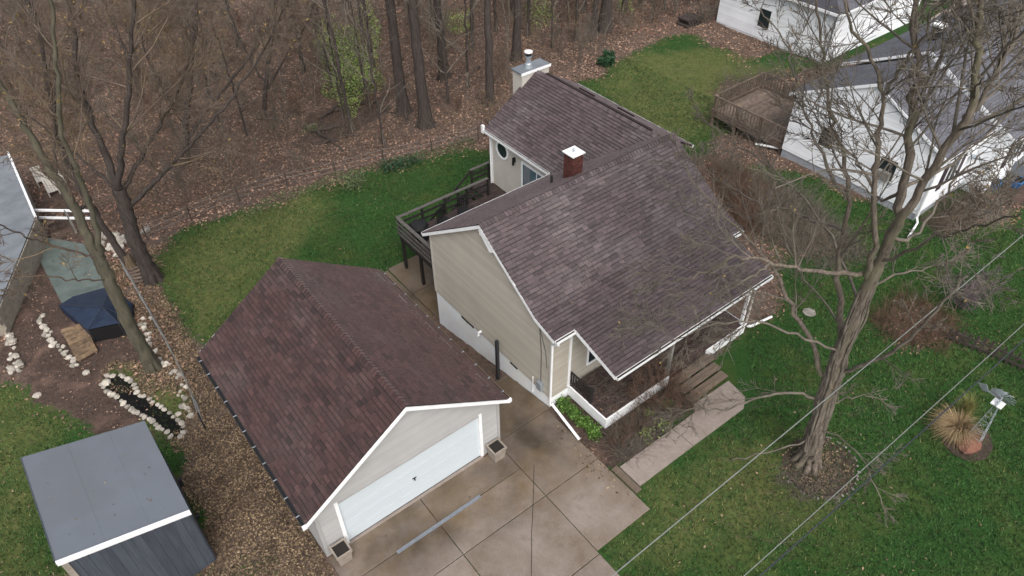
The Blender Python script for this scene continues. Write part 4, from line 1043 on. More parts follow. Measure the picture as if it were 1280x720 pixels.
for x0, x1, rz_, f2 in ((Ax - 0.12, Axe, Arz, fy), (Axe, 46.5, Arz + 0.28, 8.55)):
    A0 = (x0, f2, az(f2, rz_)); A1 = (x1, f2, az(f2, rz_)); R0 = (x0, Ary, rz_); R1 = (x1, Ary, rz_)
    far_slope('roof_slope', nh, A0, A1, R1, R0)
    B0 = (x1, by, az(by, rz_)); B1 = (x0, by, az(by, rz_)); far_slope('roof_slope', nh, B0, B1, R0, R1)
    for yy, (ya, za), zz in ((f2, A0[1:], rz_), (by, B0[1:], rz_)):
        m = MB(); q4 = [(ya, za - 0.16), (Ary, zz - 0.17), (Ary, zz - 0.02), (ya, za - 0.02)]
        m.hexa([(x0 - 0.03, y, z) for y, z in q4], [(x0 - 0.001, y, z) for y, z in q4]); m.build('rake_board', 'n_siding', nh)
    box('ridge_cap', 'shingle_grey', nh, x0, x1, Ary - 0.09, Ary + 0.09, rz_ - 0.05, rz_ + 0.03)
gutter(nh, (Ax - 0.1, fy - 0.012, az(fy) - 0.15), (Axe - 0.05, fy - 0.012, az(fy) - 0.15), (0, -1))
gutter(nh, (Axe, 8.538, az(8.55, Arz + 0.28) - 0.15), (46.4, 8.538, az(8.55, Arz + 0.28) - 0.15), (0, -1))
m = MB(); m.box(Axe + 0.05, 46, 8.88, Ay0 + 0.5, -0.1, az(8.9, Arz + 0.28) - 0.14); m.build('wall', 'n_siding', nh)
m = MB(); lap_wall(m, (Axe + 0.048, 0), (0, 1), (-1, 0), 0.35, 3.1, gable_ext(8.88, Ay0, 9, 99, 100), 0.15, 0.022)
lap_wall(m, (0, 8.878), (1, 0), (0, -1), 0.35, 3.1, gable_ext(Axe + 0.05, 46, 40, 99, 100), 0.15, 0.022); m.build('front_siding', 'n_siding', nh)
m = MB(); m.hexa([(Axe - 0.008, 8.6, az(8.6) - 0.2), (Axe - 0.002, 8.6, az(8.6) - 0.2), (Axe - 0.002, Ary, Arz - 0.1), (Axe - 0.008, Ary, Arz - 0.1)], [(Axe - 0.008, 8.6, az(8.6) + 0.26), (Axe - 0.002, 8.6, az(8.6) + 0.26), (Axe - 0.002, Ary, Arz + 0.26), (Axe - 0.008, Ary, Arz + 0.26)])
m.build('step_wall', 'n_siding', nh)
w = window(nh, (Ax - 0.02, 0), (0, 1), (-1, 0), 11.35, 12.15, 1.35, 2.35, 'white_paint', 'glass', 0.09, 0)
box('air_conditioner', 'grey_wood', w, Ax - 0.28, Ax - 0.06, 11.45, 12.05, 1.35, 1.75)
window(nh, (Ax - 0.02, 0), (0, 1), (-1, 0), 14.6, 15.3, 1.5, 2.5, 'white_paint', 'glass', 0.08, 0)
window(nh, (0, Ay0 - 0.02), (1, 0), (0, -1), 32.3, 33.2, 1.3, 2.6, 'white_paint', 'glass', 0.08, 1)
for x0 in (31.80, 33.32): box('shutter', 'shutter', nh, x0, x0 + 0.36, Ay0 - 0.06, Ay0 - 0.022, 1.25, 2.65)
for wx in (36.6, 39.2):
    window(nh, (0, 8.856), (1, 0), (0, -1), wx, wx + 1.0, 1.2, 2.5, 'white_paint', 'glass', 0.08, 1)
    for x0 in (wx - 0.5, wx + 1.12): box('shutter', 'shutter', nh, x0, x0 + 0.36, 8.81, 8.850, 1.15, 2.55)
# entry stoop with a white balustrade
st = MB(); st.box(38.0, 40.2, 7.0, 8.85, -0.05, 0.75); stoop = st.build('stoop', 'pale_deck', nh)
for i in range(10): box('baluster', 'white_paint', stoop, 38.03 + i * 0.22, 38.08 + i * 0.22, 7.02, 7.07, 0.75, 1.6)
box('rail', 'white_paint', stoop, 37.98, 40.2, 7.0, 7.09, 1.6, 1.68)
m = MB(); c = np.array([34.3, 9.55, 2.1])
for rr, zz in ((0.02, 0.0), (0.14, 0.02), (0.24, 0.07)): pass
m.lathe(c, [(0.03, -0.02), (0.16, 0.0), (0.26, 0.06)], 14); m.tube([(34.3, 9.76, 2.1), (34.3, 9.6, 2.05), tuple(c)], 0.02, 5); m.build('satellite_dish', 'galv', nh)
m = MB(); m.box(37.35, 37.75, 14.3, 14.7, 4.6, 5.9); m.build('chimney', 'gutter_dark', nh)
m = MB(); m.box(37.25, 37.85, 14.2, 14.8, 5.9, 6.0); m.build('chimney_cap', 'white_paint', nh)
for x, y in ((36.9, 12.6), (38.2, 12.2)):
    m = MB(); z = az(y, Arz + 0.28); m.lathe((x, y, z - 0.05), [(0.10, 0), (0.08, 0.25), (0.12, 0.26), (0.12, 0.34)], 8); m.build('roof_vent', 'galv', nh)
a = gz(1132, 302, 0.1); 
m = MB(); m.tube([(Ax - 0.05, Ay0 - 0.10, az(fy) - 0.2), (Ax - 0.05, Ay0 - 0.10, 0.3), (Ax - 0.3, Ay0 - 0.3, 0.2), (float(a[0]), float(a[1]), 0.1)], 0.05, 6); m.build('downspout', 'white_paint', nh)
e0, e1 = G(944, 183), G(975, 191)
m = MB(); m.tube([tuple(e0 + np.array([0, 0, 0.15])), tuple(e1 + np.array([0, 0, 0.25]))], 0.06, 6); m.build('drain_pipe', 'white_paint', None, tuple(e0), label='short white pipe on the ground at the white house back corner', cat='pipe')
for (px, py) in ((1241, 234), (1270, 232)):
    p = G(px, py); t = thing('storage_tub', 'blue plastic tub on bare soil by the white house stoop', 'tub', tuple(p), 'blue tubs by the stoop')
    m = MB(); b_, w_ = 0.28, 0.36; x, y, z = p
    m.hexa([(x - b_, y - .2, z), (x + b_, y - .2, z), (x + b_, y + .2, z), (x - b_, y + .2, z)], [(x - w_, y - .26, z + .35), (x + w_, y - .26, z + .35), (x + w_, y + .26, z + .35), (x - w_, y + .26, z + .35)])
    m.build('bin', 'blue_plastic', t); box('contents', 'black', t, x - 0.3, x + 0.3, y - 0.2, y + 0.2, z + 0.34, z + 0.356)
# weathered deck behind that house
nd = thing('wooden_deck', 'weathered brown wooden deck with baluster rail behind the white house', 'deck', (32.6, 19.4, -0.6))
dx0_, dx1_, dy0_, dy1_ = 31.0, 35.4, 17.2, 21.9
m = MB(); m.box(dx0_, dx1_, dy0_, dy1_, 0.20, 0.42); m.build('deck_frame', 'old_wood', nd)
y = dy0_
while y < dy1_ - 0.05: box('deck_board', 'old_wood', nd, dx0_ - 0.03, dx1_ + 0.03, y, y + 0.145, 0.425, 0.46); y += 0.155
for x in (dx0_ + 0.1, dx1_ - 0.1):
    for y in np.linspace(dy0_ + 0.1, dy1_ - 0.1, 4): box('deck_post', 'old_wood', nd, x - 0.06, x + 0.06, y - 0.06, y + 0.06, -0.9, 1.42)
for (p, q_) in (((dx0_, dy0_), (dx0_, dy1_)), ((dx0_, dy1_), (dx1_, dy1_)), ((dx1_, dy0_), (dx1_, dy1_))):
    for z in (0.6, 1.38): beam('rail', 'old_wood', nd, (*p, z), (*q_, z), 0.06, 0.09)
    L = math.hypot(q_[0] - p[0], q_[1] - p[1]); k = int(L / 0.19)
    for i in range(1, k):
        f = i / k; x, y = p[0] + (q_[0] - p[0]) * f, p[1] + (q_[1] - p[1]) * f
        box('baluster', 'old_wood', nd, x - 0.022, x + 0.022, y - 0.022, y + 0.022, 0.5, 1.38)
# lattice screen of pale boards beyond
b2 = thing('second_neighbour_house', 'white house with grey hip roof beyond the weathered deck', 'house', (47, 27, -0.6))
bx0, bx1, by0, by1, bz = 43.1, 54, 22.7, 31.5, 2.75
m = MB(); m.box(bx0 + 0.02, bx1, by0 + 0.02, by1, -0.9, bz); m.build('wall', 'n_siding', b2)
m = MB(); lap_wall(m, (bx0, 0), (0, 1), (-1, 0), -0.55, bz, gable_ext(by0, by1, 25, 99, 100), 0.17, 0.022); lap_wall(m, (0, by0), (1, 0), (0, -1), -0.55, bz, gable_ext(bx0, bx1, 45, 99, 100), 0.17, 0.022); m.build('siding', 'n_siding', b2)
o_ = 0.45; A = [(bx0 - o_, by0 - o_, bz), (bx1 + o_, by0 - o_, bz), (bx1 + o_, by1 + o_, bz), (bx0 - o_, by1 + o_, bz)]
hr = [(bx0 + 4.2, 27.1, bz + 2.3), (bx1 - 4.2, 27.1, bz + 2.3)]
far_slope('roof_slope', b2, A[0], A[1], hr[1], hr[0]); far_slope('roof_slope', b2, A[2], A[3], hr[0], hr[1])
m = MB(); m.hexa([tuple(np.array(p) - [0, 0, .1]) for p in (A[3], A[0], hr[0])], [A[3], A[0], hr[0]]); m.build('roof_hip', 'shingle_grey', b2)
for p, q_ in ((A[0], A[1]), (A[3], A[0])): beam('fascia', 'white_paint', b2, np.array(p) - [0, 0, .06], np.array(q_) - [0, 0, .06], 0.05, 0.16)
window(b2, (bx0 - 0.02, 0), (0, 1), (-1, 0), 27.2, 28.1, 0.2, 1.4, 'white_paint', 'glass', 0.1, 0)
pipe('downspout', [(bx0 - 0.1, by0 - 0.08, bz - 0.1), (bx0 - 0.1, by0 - 0.08, -0.5)], 0.05, 'pale_deck', b2)
p = G(1018, 72); t = thing('kettle_grill', 'small black kettle grill by the far white house corner', 'grill', tuple(p))
m = MB(); m.lathe((p[0], p[1], p[2] + 0.55), [(0.08, 0), (0.26, 0.12), (0.30, 0.25), (0.26, 0.38), (0.06, 0.48)], 12); m.build('bowl', 'black', t)
for i in range(3):
    a = 2.1 * i; m = MB(); m.tube([(p[0] + .1 * math.cos(a), p[1] + .1 * math.sin(a), p[2] + .6), (p[0] + .28 * math.cos(a), p[1] + .28 * math.sin(a), p[2])], 0.015, 5); m.build('leg', 'black', t)
# far driveway slab between the houses
m = MB(); z0 = -0.45; m.hexa([(49, 17.4, -0.9), (80, 10, -0.9), (80, 24, -0.9), (55, 22, -0.9)], [(49, 17.4, z0), (80, 10, z0), (80, 24, z0), (55, 22, z0)])
o = m.build('neighbour_driveway', 'walk', None, (60, 18, -0.5)); o['kind'] = 'structure'
# compost heap / dark wood bin at the far lawn edge
p = G(862, 30); t = thing('wood_pile', 'dark pile of cut logs at the far edge of the lawn', 'wood pile', tuple(p))
for i in range(16):
    r = random.uniform(0.09, 0.14); row = i // 6; x = p[0] - 0.7 + (i % 6) * 0.27 + 0.13 * (row % 2); z = p[2] + 0.1 + row * 0.21
    m = MB(); m.tube([(x, p[1] - 0.5, z), (x, p[1] + 0.5, z)], r, 7); m.build('log', 'bark_woods', t)

# ------------------------------------------------------------------ left yard
# raised pale patio of the house on the left
lp = thing('raised_patio', 'raised pale grey patio with tan block wall and white edge rail', 'patio', (-3, 33, -1.4))
q = [gz(45, 272, -0.25)[:2], gz(11, 192, -0.25)[:2], gz(-140, 230, -0.25)[:2], gz(-120, 420, -0.25)[:2], gz(-5, 392, -0.25)[:2]]
cen = np.mean(q, axis=0)
q = [tuple(p) for p in q][::-1]
m = MB(); m.hexa([(x, y, -2.6) for x, y in q], [(x, y, -0.33) for x, y in q]); m.build('wall', 'paver', lp)
q2 = [tuple(cen + (np.array(p) - cen) * 0.985) for p in q]
m = MB(); m.hexa([(x, y, -0.33) for x, y in q2], [(x, y, -0.25) for x, y in q2]); m.build('floor', 'pale_deck', lp)
a, b = np.array([*q[-1], -0.25]), np.array([*q[-2], -0.25])
beam('edge_rail', 'white_paint', lp, a + [0, 0, 0.1], b + [0, 0, 0.1], 0.10, 0.16)
c_ = np.array([*q[0], -0.25])
L = np.linalg.norm(c_ - a); n = int(L / 0.42); d = (c_ - a) / L
for i in range(n):
    for z in (-1.25, -0.98, -0.71, -0.44):
        pa = a + d * (i * L / n + 0.006 + (0.2 if int(z * 100) % 2 else 0)); pb = pa + d * (L / n - 0.015)
        pa = np.array([pa[0], pa[1], z - 0.1]); pb = np.array([pb[0], pb[1], z - 0.1]); nn = np.array([-d[1], d[0], 0]); nn *= 0.03 if nn[0] > 0 else -0.03
        m = MB(); m.hexa([pa - nn * .1, pb - nn * .1, pb + nn, pa + nn], [v + np.array([0, 0, 0.255]) for v in (pa - nn * .1, pb - nn * .1, pb + nn, pa + nn)]); m.build('wall_block', 'paver', lp)
wf = thing('white_rail_fence', 'low white rail fence with two rails beside the raised patio', 'fence', tuple(G(85, 280)))
r0, r1 = gz(46, 272, -0.9), gz(126, 273, -0.9)
for z in (0.0, 0.45):
    beam('rail', 'white_paint', wf, r0 + [0, 0, z], r1 + [0, 0, z], 0.06, 0.12)
for f in (0.02, 0.5, 0.98):
    p = r0 + (r1 - r0) * f; g0 = float(hz(p[0], p[1])); box('post', 'grey_wood', wf, p[0] - 0.05, p[0] + 0.05, p[1] - 0.05, p[1] + 0.05, g0 - 0.1, -0.40)
for px, py, hh in ((68, 243, 0.9), (76, 231, 0.75), (54, 230, 0.9)):
    p = G(px, py); t = thing('lawn_chair', 'pale slatted lawn chair on bare ground past the raised patio', 'chair', tuple(p), 'pale lawn chairs past the raised patio')
    for i in range(4):
        m = MB(); u = -0.24 + i * 0.13; m.hexa([(p[0] + u, p[1] - .25, p[2] + .3), (p[0] + u + .11, p[1] - .25, p[2] + .3), (p[0] + u + .11, p[1] + .25, p[2] + .36), (p[0] + u, p[1] + .25, p[2] + .36)], [(p[0] + u, p[1] - .25, p[2] + .33), (p[0] + u + .11, p[1] - .25, p[2] + .33), (p[0] + u + .11, p[1] + .25, p[2] + .39), (p[0] + u, p[1] + .25, p[2] + .39)]); m.build('seat_slat', 'siding_wing', t)
        m = MB(); m.beam((p[0] + u + .05, p[1] + .22, p[2] + .3), (p[0] + u + .05, p[1] + .5, p[2] + hh), 0.11, 0.03); m.build('back_slat', 'siding_wing', t)
    for sx in (-.24, .28):
        for sy in (-.22, .3): box('leg', 'siding_wing', t, p[0] + sx - .03, p[0] + sx + .03, p[1] + sy - .03, p[1] + sy + .03, p[2] - 0.02, p[2] + .33)
# green grey sheet on the ground
q = [G(*p) for p in ((52, 330), (62, 300), (110, 308), (128, 350), (135, 372), (82, 388))]
m = MB(); m.hexa([(p[0], p[1], p[2] - 0.02) for p in q][::-1], [(p[0], p[1], p[2] + 0.12 + 0.04 * (i % 2)) for i, p in enumerate(q)][::-1])
m.build('ground_sheet', 'mat_green', None, tuple(G(95, 345)), label='flat grey green tarpaulin spread on the ground behind the blue tarp', cat='tarpaulin')
# blue tarp shelter
tp = thing('tarp_shelter', 'low navy blue tarp shelter against the leaning tree trunk', 'shelter', tuple(G(125, 405)))
g0 = float(G(125, 405)[2])
fr = [gz(119, 428, g0), gz(157, 420, g0)]; bk = [gz(80, 392, g0), gz(168, 408, g0), gz(168, 385, g0), gz(140, 364, g0), gz(95, 378, g0)]
hgt = 0.75
ctr = gz(128, 384, g0 + 1.0)
top = [fr[0] + [0, 0, hgt], fr[1] + [0, 0, hgt], bk[1] + [0, 0, 0.45], bk[2] + [0, 0, 0.3], bk[3] + [0, 0, 0.3], bk[4] + [0, 0, 0.35], bk[0] + [0, 0, 0.5]]
nn = len(top); m = MB()
for i in range(nn):
    j = (i + 1) % nn; a, b = top[i], top[j]; k1 = (a + ctr) / 2 + [0, 0, -0.05 + 0.06 * (i % 2)]; k2 = (b + ctr) / 2 + [0, 0, -0.05 + 0.06 * (j % 2)]
    m.face([a, b, k2, k1]); m.face([k1, k2, ctr])
    if i > 0:
        m.face([np.array([a[0], a[1], g0 - .05]), np.array([b[0], b[1], g0 - .05]), b, a])
m.build('tarp', 'tarp', tp)
m = MB(); m.face([fr[0] - [0, 0, .05], fr[1] - [0, 0, .05], fr[1] + [0, 0, hgt - .03], fr[0] + [0, 0, hgt - .03]]); m.build('open_side_shade', 'black', tp)  # black sheet across the opening, stands in for the shade inside
for i in (0, 1, 2, 6): beam('rope', 'wire_dark', tp, top[i] + [0, 0, .015], ctr + [0, 0, .015], 0.02, 0.02)
for i in range(nn):
    m = MB(); m.tube([(top[i][0], top[i][1], g0 - .05), tuple(top[i])], 0.03, 5); m.build('pole', 'gutter_dark', tp)
# plank box lid
pb = thing('plank_platform', 'tilted tan plank platform in front of the blue tarp shelter', 'platform', tuple(G(100, 425)))
q = [gz(76, 412, g0 + 0.45), gz(104, 402, g0 + 0.45), gz(122, 438, g0 + 0.12), gz(97, 452, g0 + 0.08)]
for i in range(8):
    f0, f1 = i / 8 + 0.006, (i + 1) / 8 - 0.006; Lp = lambda f: q[0] + (q[3] - q[0]) * f; Rp = lambda f: q[1] + (q[2] - q[1]) * f
    c4 = [Lp(f0), Lp(f1), Rp(f1), Rp(f0)]; m = MB(); m.hexa([v - [0, 0, .05] for v in c4], c4); m.build('plank', 'tan_wood', pb)
for f in (0.1, 0.9):
    a, b = q[0] + (q[1] - q[0]) * f - [0, 0, .09], q[3] + (q[2] - q[3]) * f - [0, 0, .09]; beam('bearer', 'old_wood', pb, a, b, 0.08, 0.08)
for v in (q[0], q[1]): box('leg', 'old_wood', pb, v[0] - .04, v[0] + .04, v[1] - .08, v[1], g0 - .05, v[2] - .06)
# stones
def stone_line(t, pixs, step, rmin, rmax, mat, jitter=0.08, rows=1, seed=0, z_off=0.02):
    rs = random.Random(seed); meshes = [rock_mesh('stone', 1.0, mat, rs.uniform(0.55, 0.8), seed * 31 + k) for k in range(6)]
    P = [G(*p) for p in pixs]
    for a, b in zip(P[:-1], P[1:]):
        L = np.linalg.norm((b - a)[:2]); n = max(1, int(L / step))
        for i in range(n):
            for r in range(rows):
                c = a + (b - a) * ((i + rs.uniform(-.2, .2)) / n); x = c[0] + rs.gauss(0, jitter); y = c[1] + rs.gauss(0, jitter)
                o = bpy.data.objects.new('stone', rs.choice(meshes)); COL.objects.link(o); o.parent = t
                s = rs.uniform(rmin, rmax); o.scale = (s * rs.uniform(.9, 1.35), s, s * rs.uniform(.8, 1.1)); o.rotation_euler = (rs.uniform(-.3, .3), rs.uniform(-.3, .3), rs.uniform(0, 6.3))
                o.location = tuple(np.array([x, y, float(hz(x, y)) + s * 0.35 + z_off]) - ORG[t.name])
pond = thing('garden_pond', 'narrow dark pond ringed with pale fieldstones behind the grey shed', 'pond', tuple(G(180, 510)))
outer = [(128, 480), (135, 472), (150, 470), (160, 474), (168, 482), (172, 492), (182, 497), (196, 507), (207, 513), (218, 522), (229, 533), (231, 541), (224, 546), (214, 546), (203, 538), (192, 528), (182, 522), (172, 518), (160, 510), (146, 500), (133, 490)]
cpx = np.mean(outer, axis=0)
q = [G(*p) for p in outer]; zw_ = float(np.mean([p[2] for p in q])) + 0.035
m = MB(); m.hexa([(p[0], p[1], p[2] - 0.05) for p in q][::-1], [(p[0], p[1], p[2] + 0.04) for p in q][::-1]); m.build('water', 'water', pond)
stone_line(pond, outer + [outer[0]], 0.19, 0.085, 0.135, 'stone_white', 0.025, 1, 3)
stone_line(pond, [(138, 479), (144, 479)], 0.5, 0.19, 0.2, 'stone_white', 0.03, 1, 5)
sb = thing('stone_border', 'row of pale stones edging the mulch path beside the plank platform', 'stone border', tuple(G(70, 425)))
stone_line(sb, [(55, 395), (52, 405), (62, 422), (75, 438), (90, 452), (98, 462)], 0.24, 0.07, 0.15, 'stone_white', 0.08, 2, 7)
sb = thing('stone_heap', 'loose heap of pale stones at the mulch edge by the lawn', 'stones', tuple(G(15, 445)))
stone_line(sb, [(5, 415), (12, 430), (14, 450), (22, 465), (2, 468)], 0.22, 0.07, 0.17, 'stone_white', 0.16, 2, 9)
sb = thing('stone_edging', 'grey and pale stones along the foot of the wire fence', 'stone border', tuple(G(200, 430)))
stone_line(sb, [(172, 400), (182, 420), (195, 440), (203, 452), (222, 470), (232, 495), (240, 530)], 0.26, 0.06, 0.14, 'stone_white', 0.15, 2, 11)
sb = thing('rock_pile', 'pile of pale and grey rocks at the base of the far left tree', 'rocks', tuple(G(140, 300)))
stone_line(sb, [(128, 302), (140, 298), (150, 305), (135, 315), (150, 318)], 0.3, 0.12, 0.24, 'stone_white', 0.25, 3, 13)
stone_line(sb, [(168, 292), (190, 285)], 0.3, 0.1, 0.22, 'stone_grey', 0.2, 2, 15)
for i, (px, py, nm) in enumerate(((228, 470, 'fence'),)): pass
for px, py, lab in ((108, 467, 'single pale stone on the mulch above the pond'), (47, 495, 'small grey stone on the grass beside the mulch')):
    p = G(px, py); o = link_mesh('stone', rock_mesh('stone', 0.16, 'stone_white', 0.6, px), None, (p[0], p[1], p[2] + 0.05)); tag(o, lab, 'stone')
# wire fence
wf = thing('wire_fence', 'sagging wire fence with a top rail between pond and garage', 'fence', tuple(G(210, 440)))
fp = [(160, 345), (178, 376), (196, 408), (214, 440), (232, 475), (248, 510), (257, 537)]
F0 = [G(*p) for p in fp]; rail = []
for i, p in enumerate(F0):
    m = MB(); m.tube([(p[0], p[1], p[2] - .05), (p[0], p[1], p[2] + 1.0)], 0.03, 6); m.build('post', 'galv' if i < 6 else 'gutter_dark', wf); rail.append(p + [0, 0, 1.0])
m = MB(); m.tube(rail, 0.026, 6); m.build('top_rail', 'grey_wood', wf)
m = MB()
for a, b in zip(F0[:-1], F0[1:]):
    L = np.linalg.norm(b - a); n = int(L / 0.16)
    for i in range(n):
        for s in (0, 1):
            f0, f1 = i / n, min(1, max(0, (i + (6 if s == 0 else -6)) / n)); z0, z1 = 0.03, 0.03 + 0.95 * abs(f1 - f0) * n / 6
            m.tube([a + (b - a) * f0 + [0, 0, z0], a + (b - a) * f1 + [0, 0, z1]], 0.0035, 3, cap=False)
m.build('mesh', 'galv', wf)
# boards stacked at the old tree
t = thing('board_stack', 'few weathered boards stacked beside the stump end of the fence', 'boards', tuple(G(170, 345)))
for i in range(6):
    a = G(158 + i * 2, 336 + i * 4); b = G(176 + i, 330 + i * 5); beam('board', 'old_wood', t, a + [0, 0, .08 + .02 * i], b + [0, 0, .1 + .02 * i], 0.16, 0.035)
# wire fence along the woods edge (thin line of old rail)
lf = thing('woods_edge_fence', 'low wire fence line along the edge of the woods and lawn', 'fence', tuple(G(330, 250)))
fp = [(185, 300), (240, 276), (300, 252), (360, 234), (420, 220), (480, 204), (540, 190), (598, 176)]
F0 = [G(*p) for p in fp]
for p in F0: m = MB(); m.tube([(p[0], p[1], p[2] - .05), (p[0], p[1], p[2] + .9)], 0.03, 5); m.build('post', 'bark_woods', lf)
for z in (0.30, 0.58, 0.85):
    m = MB(); m.tube([p + [0, 0, z] for p in F0], 0.012, 4); m.build('wire', 'grey_wood', lf)

# ------------------------------------------------------------------ right side yard
rf = thing('picket_fence', 'low dark weathered picket fence beside the purple twiggy bush', 'fence', tuple(G(1210, 440)))
F0 = [G(*p) for p in ((1182, 425), (1205, 434), (1232, 444), (1290, 470), (1340, 495))]
for a, b in zip(F0[:-1], F0[1:]):
    L = np.linalg.norm(b - a); n = int(L / 0.20)
    for z in (0.2, 0.48): beam('rail', 'bark_woods', rf, a + [0, 0, z], b + [0, 0, z], 0.04, 0.08)
    for i in range(n):
        p = a + (b - a) * (i / n); d = (b - a) / L; m = MB(); m.beam(p + [0, 0, -.03], p + [0, 0, .72 + random.uniform(-.06, .06)], 0.08, 0.025, (-d[1], d[0], 0)); m.build('picket', 'bark_woods', rf)
# windmill ornament and its bed
bp = G(1222, 560)
wm = thing('windmill_ornament', 'grey metal garden windmill on a lattice tower in the lawn bed', 'windmill', tuple(bp + [0.1, 0.25, 0]))
bx, by_ = bp[0] + 0.1, bp[1] + 0.25; H = 2.05
for sx in (-1, 1):
    for sy in (-1, 1):
        m = MB(); m.tube([(bx + sx * .22, by_ + sy * .22, -.02), (bx + sx * .05, by_ + sy * .05, H)], 0.010, 5); m.build('leg', 'galv', wm)
m = MB()
for k in range(1, 6):
    f0, f1 = (k - 1) / 5.2, k / 5.2; w0, w1 = .22 - .17 * f0, .22 - .17 * f1; z0, z1 = H * f0, H * f1
    cs_ = [(-1, -1), (1, -1), (1, 1), (-1, 1)]
    for i in range(4):
        a, b = cs_[i], cs_[(i + 1) % 4]
        m.tube([(bx + a[0] * w1, by_ + a[1] * w1, z1), (bx + b[0] * w1, by_ + b[1] * w1, z1)], 0.005, 4, cap=False)
        m.tube([(bx + a[0] * w0, by_ + a[1] * w0, z0), (bx + b[0] * w1, by_ + b[1] * w1, z1)], 0.005, 4, cap=False)
m.build('lattice', 'galv', wm)
m = MB(); m.box(bx - .17, bx + .17, by_ - .17, by_ + .17, H - 0.06, H - 0.03); m.build('platform', 'white_paint', wm)
hub = np.array([bx, by_, H + 0.10]); wd = np.array([0.95, 0.05, 0.45]); wd /= np.linalg.norm(wd)
e1 = np.cross(wd, [0, 0, 1.0]); e1 /= np.linalg.norm(e1); e2 = np.cross(e1, wd); hc = hub + wd * 0.16
m = MB(); m.tube([hub - wd * .25, hc], 0.025, 6); m.tube([(bx, by_, H - .06), tuple(hub)], 0.02, 6); m.build('shaft', 'galv', wm)
for k in range(12):
    a = 2 * math.pi * k / 12; m = MB(); c, s = math.cos(a), math.sin(a); rad = e1 * c + e2 * s; tn = -e1 * s + e2 * c
    q = [hc + rad * .07 - tn * .015 + wd * .01, hc + rad * .38 - tn * .08 + wd * .03, hc + rad * .38 + tn * .09 - wd * .02, hc + rad * .07 + tn * .02 - wd * .01]
    m.hexa(q, [v + wd * .006 for v in q]); m.build('blade', 'galv', wm)
m = MB(); ringp = [hc + (e1 * math.cos(2 * math.pi * k / 20) + e2 * math.sin(2 * math.pi * k / 20)) * .30 for k in range(21)]; m.tube(ringp, 0.008, 4, cap=False); m.build('wheel_rim', 'galv', wm)
td = np.array([0.25, 1.0, 0.0]); td /= np.linalg.norm(td); t0 = hub + td * .2
m = MB(); m.tube([hub, hub + td * .62], 0.012, 5); m.build('tail_boom', 'galv', wm)
q = [hub + td * .38 - [0, 0, .03], hub + td * .58 - [0, 0, .14], hub + td * .82 + [0, 0, 0], hub + td * .58 + [0, 0, .16]]; nrm = np.array([-td[1], td[0], 0]) * .006
m = MB(); m.hexa([v - nrm for v in q], [v + nrm for v in q]); m.build('tail_vane', 'galv', wm)
V, Fc = rnd_rock((0, 0, 0), 0.55, 10, 0.5, 77); mb = MB(); mb.v = [(x * 1.15, y * .8, z) for x, y, z in V]; mb.f = Fc; mb.t = [.5] * len(Fc)
p = G(1208, 555); mb.v = [(x + p[0], y + p[1], z + p[2] + .1) for x, y, z in mb.v]; mb.build('boulder', 'red_rock', None, tuple(p), label='reddish boulder at the foot of the dry ornamental grass', cat='boulder')
bed = MB(); c = G(1210, 552); n = 22
bed.hexa([(c[0] + 0.9 * math.cos(2 * math.pi * i / n), c[1] + .72 * math.sin(2 * math.pi * i / n), -.05) for i in range(n)], [(c[0] + .9 * random.uniform(.9, 1.08) * math.cos(2 * math.pi * i / n), c[1] + .72 * random.uniform(.9, 1.08) * math.sin(2 * math.pi * i / n), .035) for i in range(n)])
o = bed.build('planting_bed', 'soil', None, (c[0], c[1], 0)); o['kind'] = 'structure'
def grass_tuft(name, label, p, n, h, spread, mat, seed, lean=(0, 0)):
    rs = random.Random(seed); m = MB()
    for i in range(n):
        a = rs.uniform(0, 6.283); r = spread * math.sqrt(rs.random()) * .35; b = np.array([p[0] + r * math.cos(a), p[1] + r * math.sin(a), p[2] - .02])
        L = h * rs.uniform(.35, 1.15); o_ = spread * rs.uniform(.2, 1.25); w = rs.uniform(.006, .012); pts = []
        for k in range(5):
            f = k / 4; pts.append(b + np.array([math.cos(a) * o_ * f ** 1.8 + lean[0] * f, math.sin(a) * o_ * f ** 1.8 + lean[1] * f, L * (f - .45 * f ** 3)]))
        nrm = np.array([-math.sin(a), math.cos(a), 0]) * w; t = rs.random()
        for k in range(4):
            w0, w1 = 1 - k / 4.2, 1 - (k + 1) / 4.2; m.face([pts[k] - nrm * w0, pts[k] + nrm * w0, pts[k + 1] + nrm * w1, pts[k + 1] - nrm * w1], t)
    return m.build(name, mat, None, tuple(p), label=label, cat='grass')
grass_tuft('ornamental_grass', 'straw coloured dry ornamental grass clump beside the metal windmill', G(1196, 538), 1100, 1.15, .7, 'straw', 1, (-.35, .05))
grass_tuft('ornamental_grass', 'tall upright olive dry grass behind the straw coloured clump', G(1204, 528), 420, 1.8, .35, 'green_straw', 2, (.1, .25))

# ------------------------------------------------------------------ overhead wires
def wire(name, A, B, z, r, mat, label, sag=0.25):
    a, b = gz(*A, z), gz(*B, z); d = (b - a); a2 = a - d * 1.2; b2 = b + d * 0.8; pts = []
    for i in range(41):
        f = i / 40; p = a2 + (b2 - a2) * f; g_ = (f * 3 - 1.2); p[2] += sag * ((g_ - .5) ** 2 - .25) * .5; pts.append(p)
    m = MB(); m.tube(pts, r, 6); m.build(name, mat, None, tuple(pts[20]), label=label, cat='wire')
wire('overhead_wire', (1280, 293), (765, 720), 6.2, 0.014, 'wire_light', 'thick pale overhead cable crossing in front of the big bare tree')
wire('overhead_wire', (1280, 405), (930, 720), 6.6, 0.010, 'wire_light', 'thin pale overhead wire running past the windmill bed')
wire('overhead_wire', (1280, 425), (950, 720), 6.6, 0.015, 'wire_dark', 'dark overhead wire running next to the thin pale one')
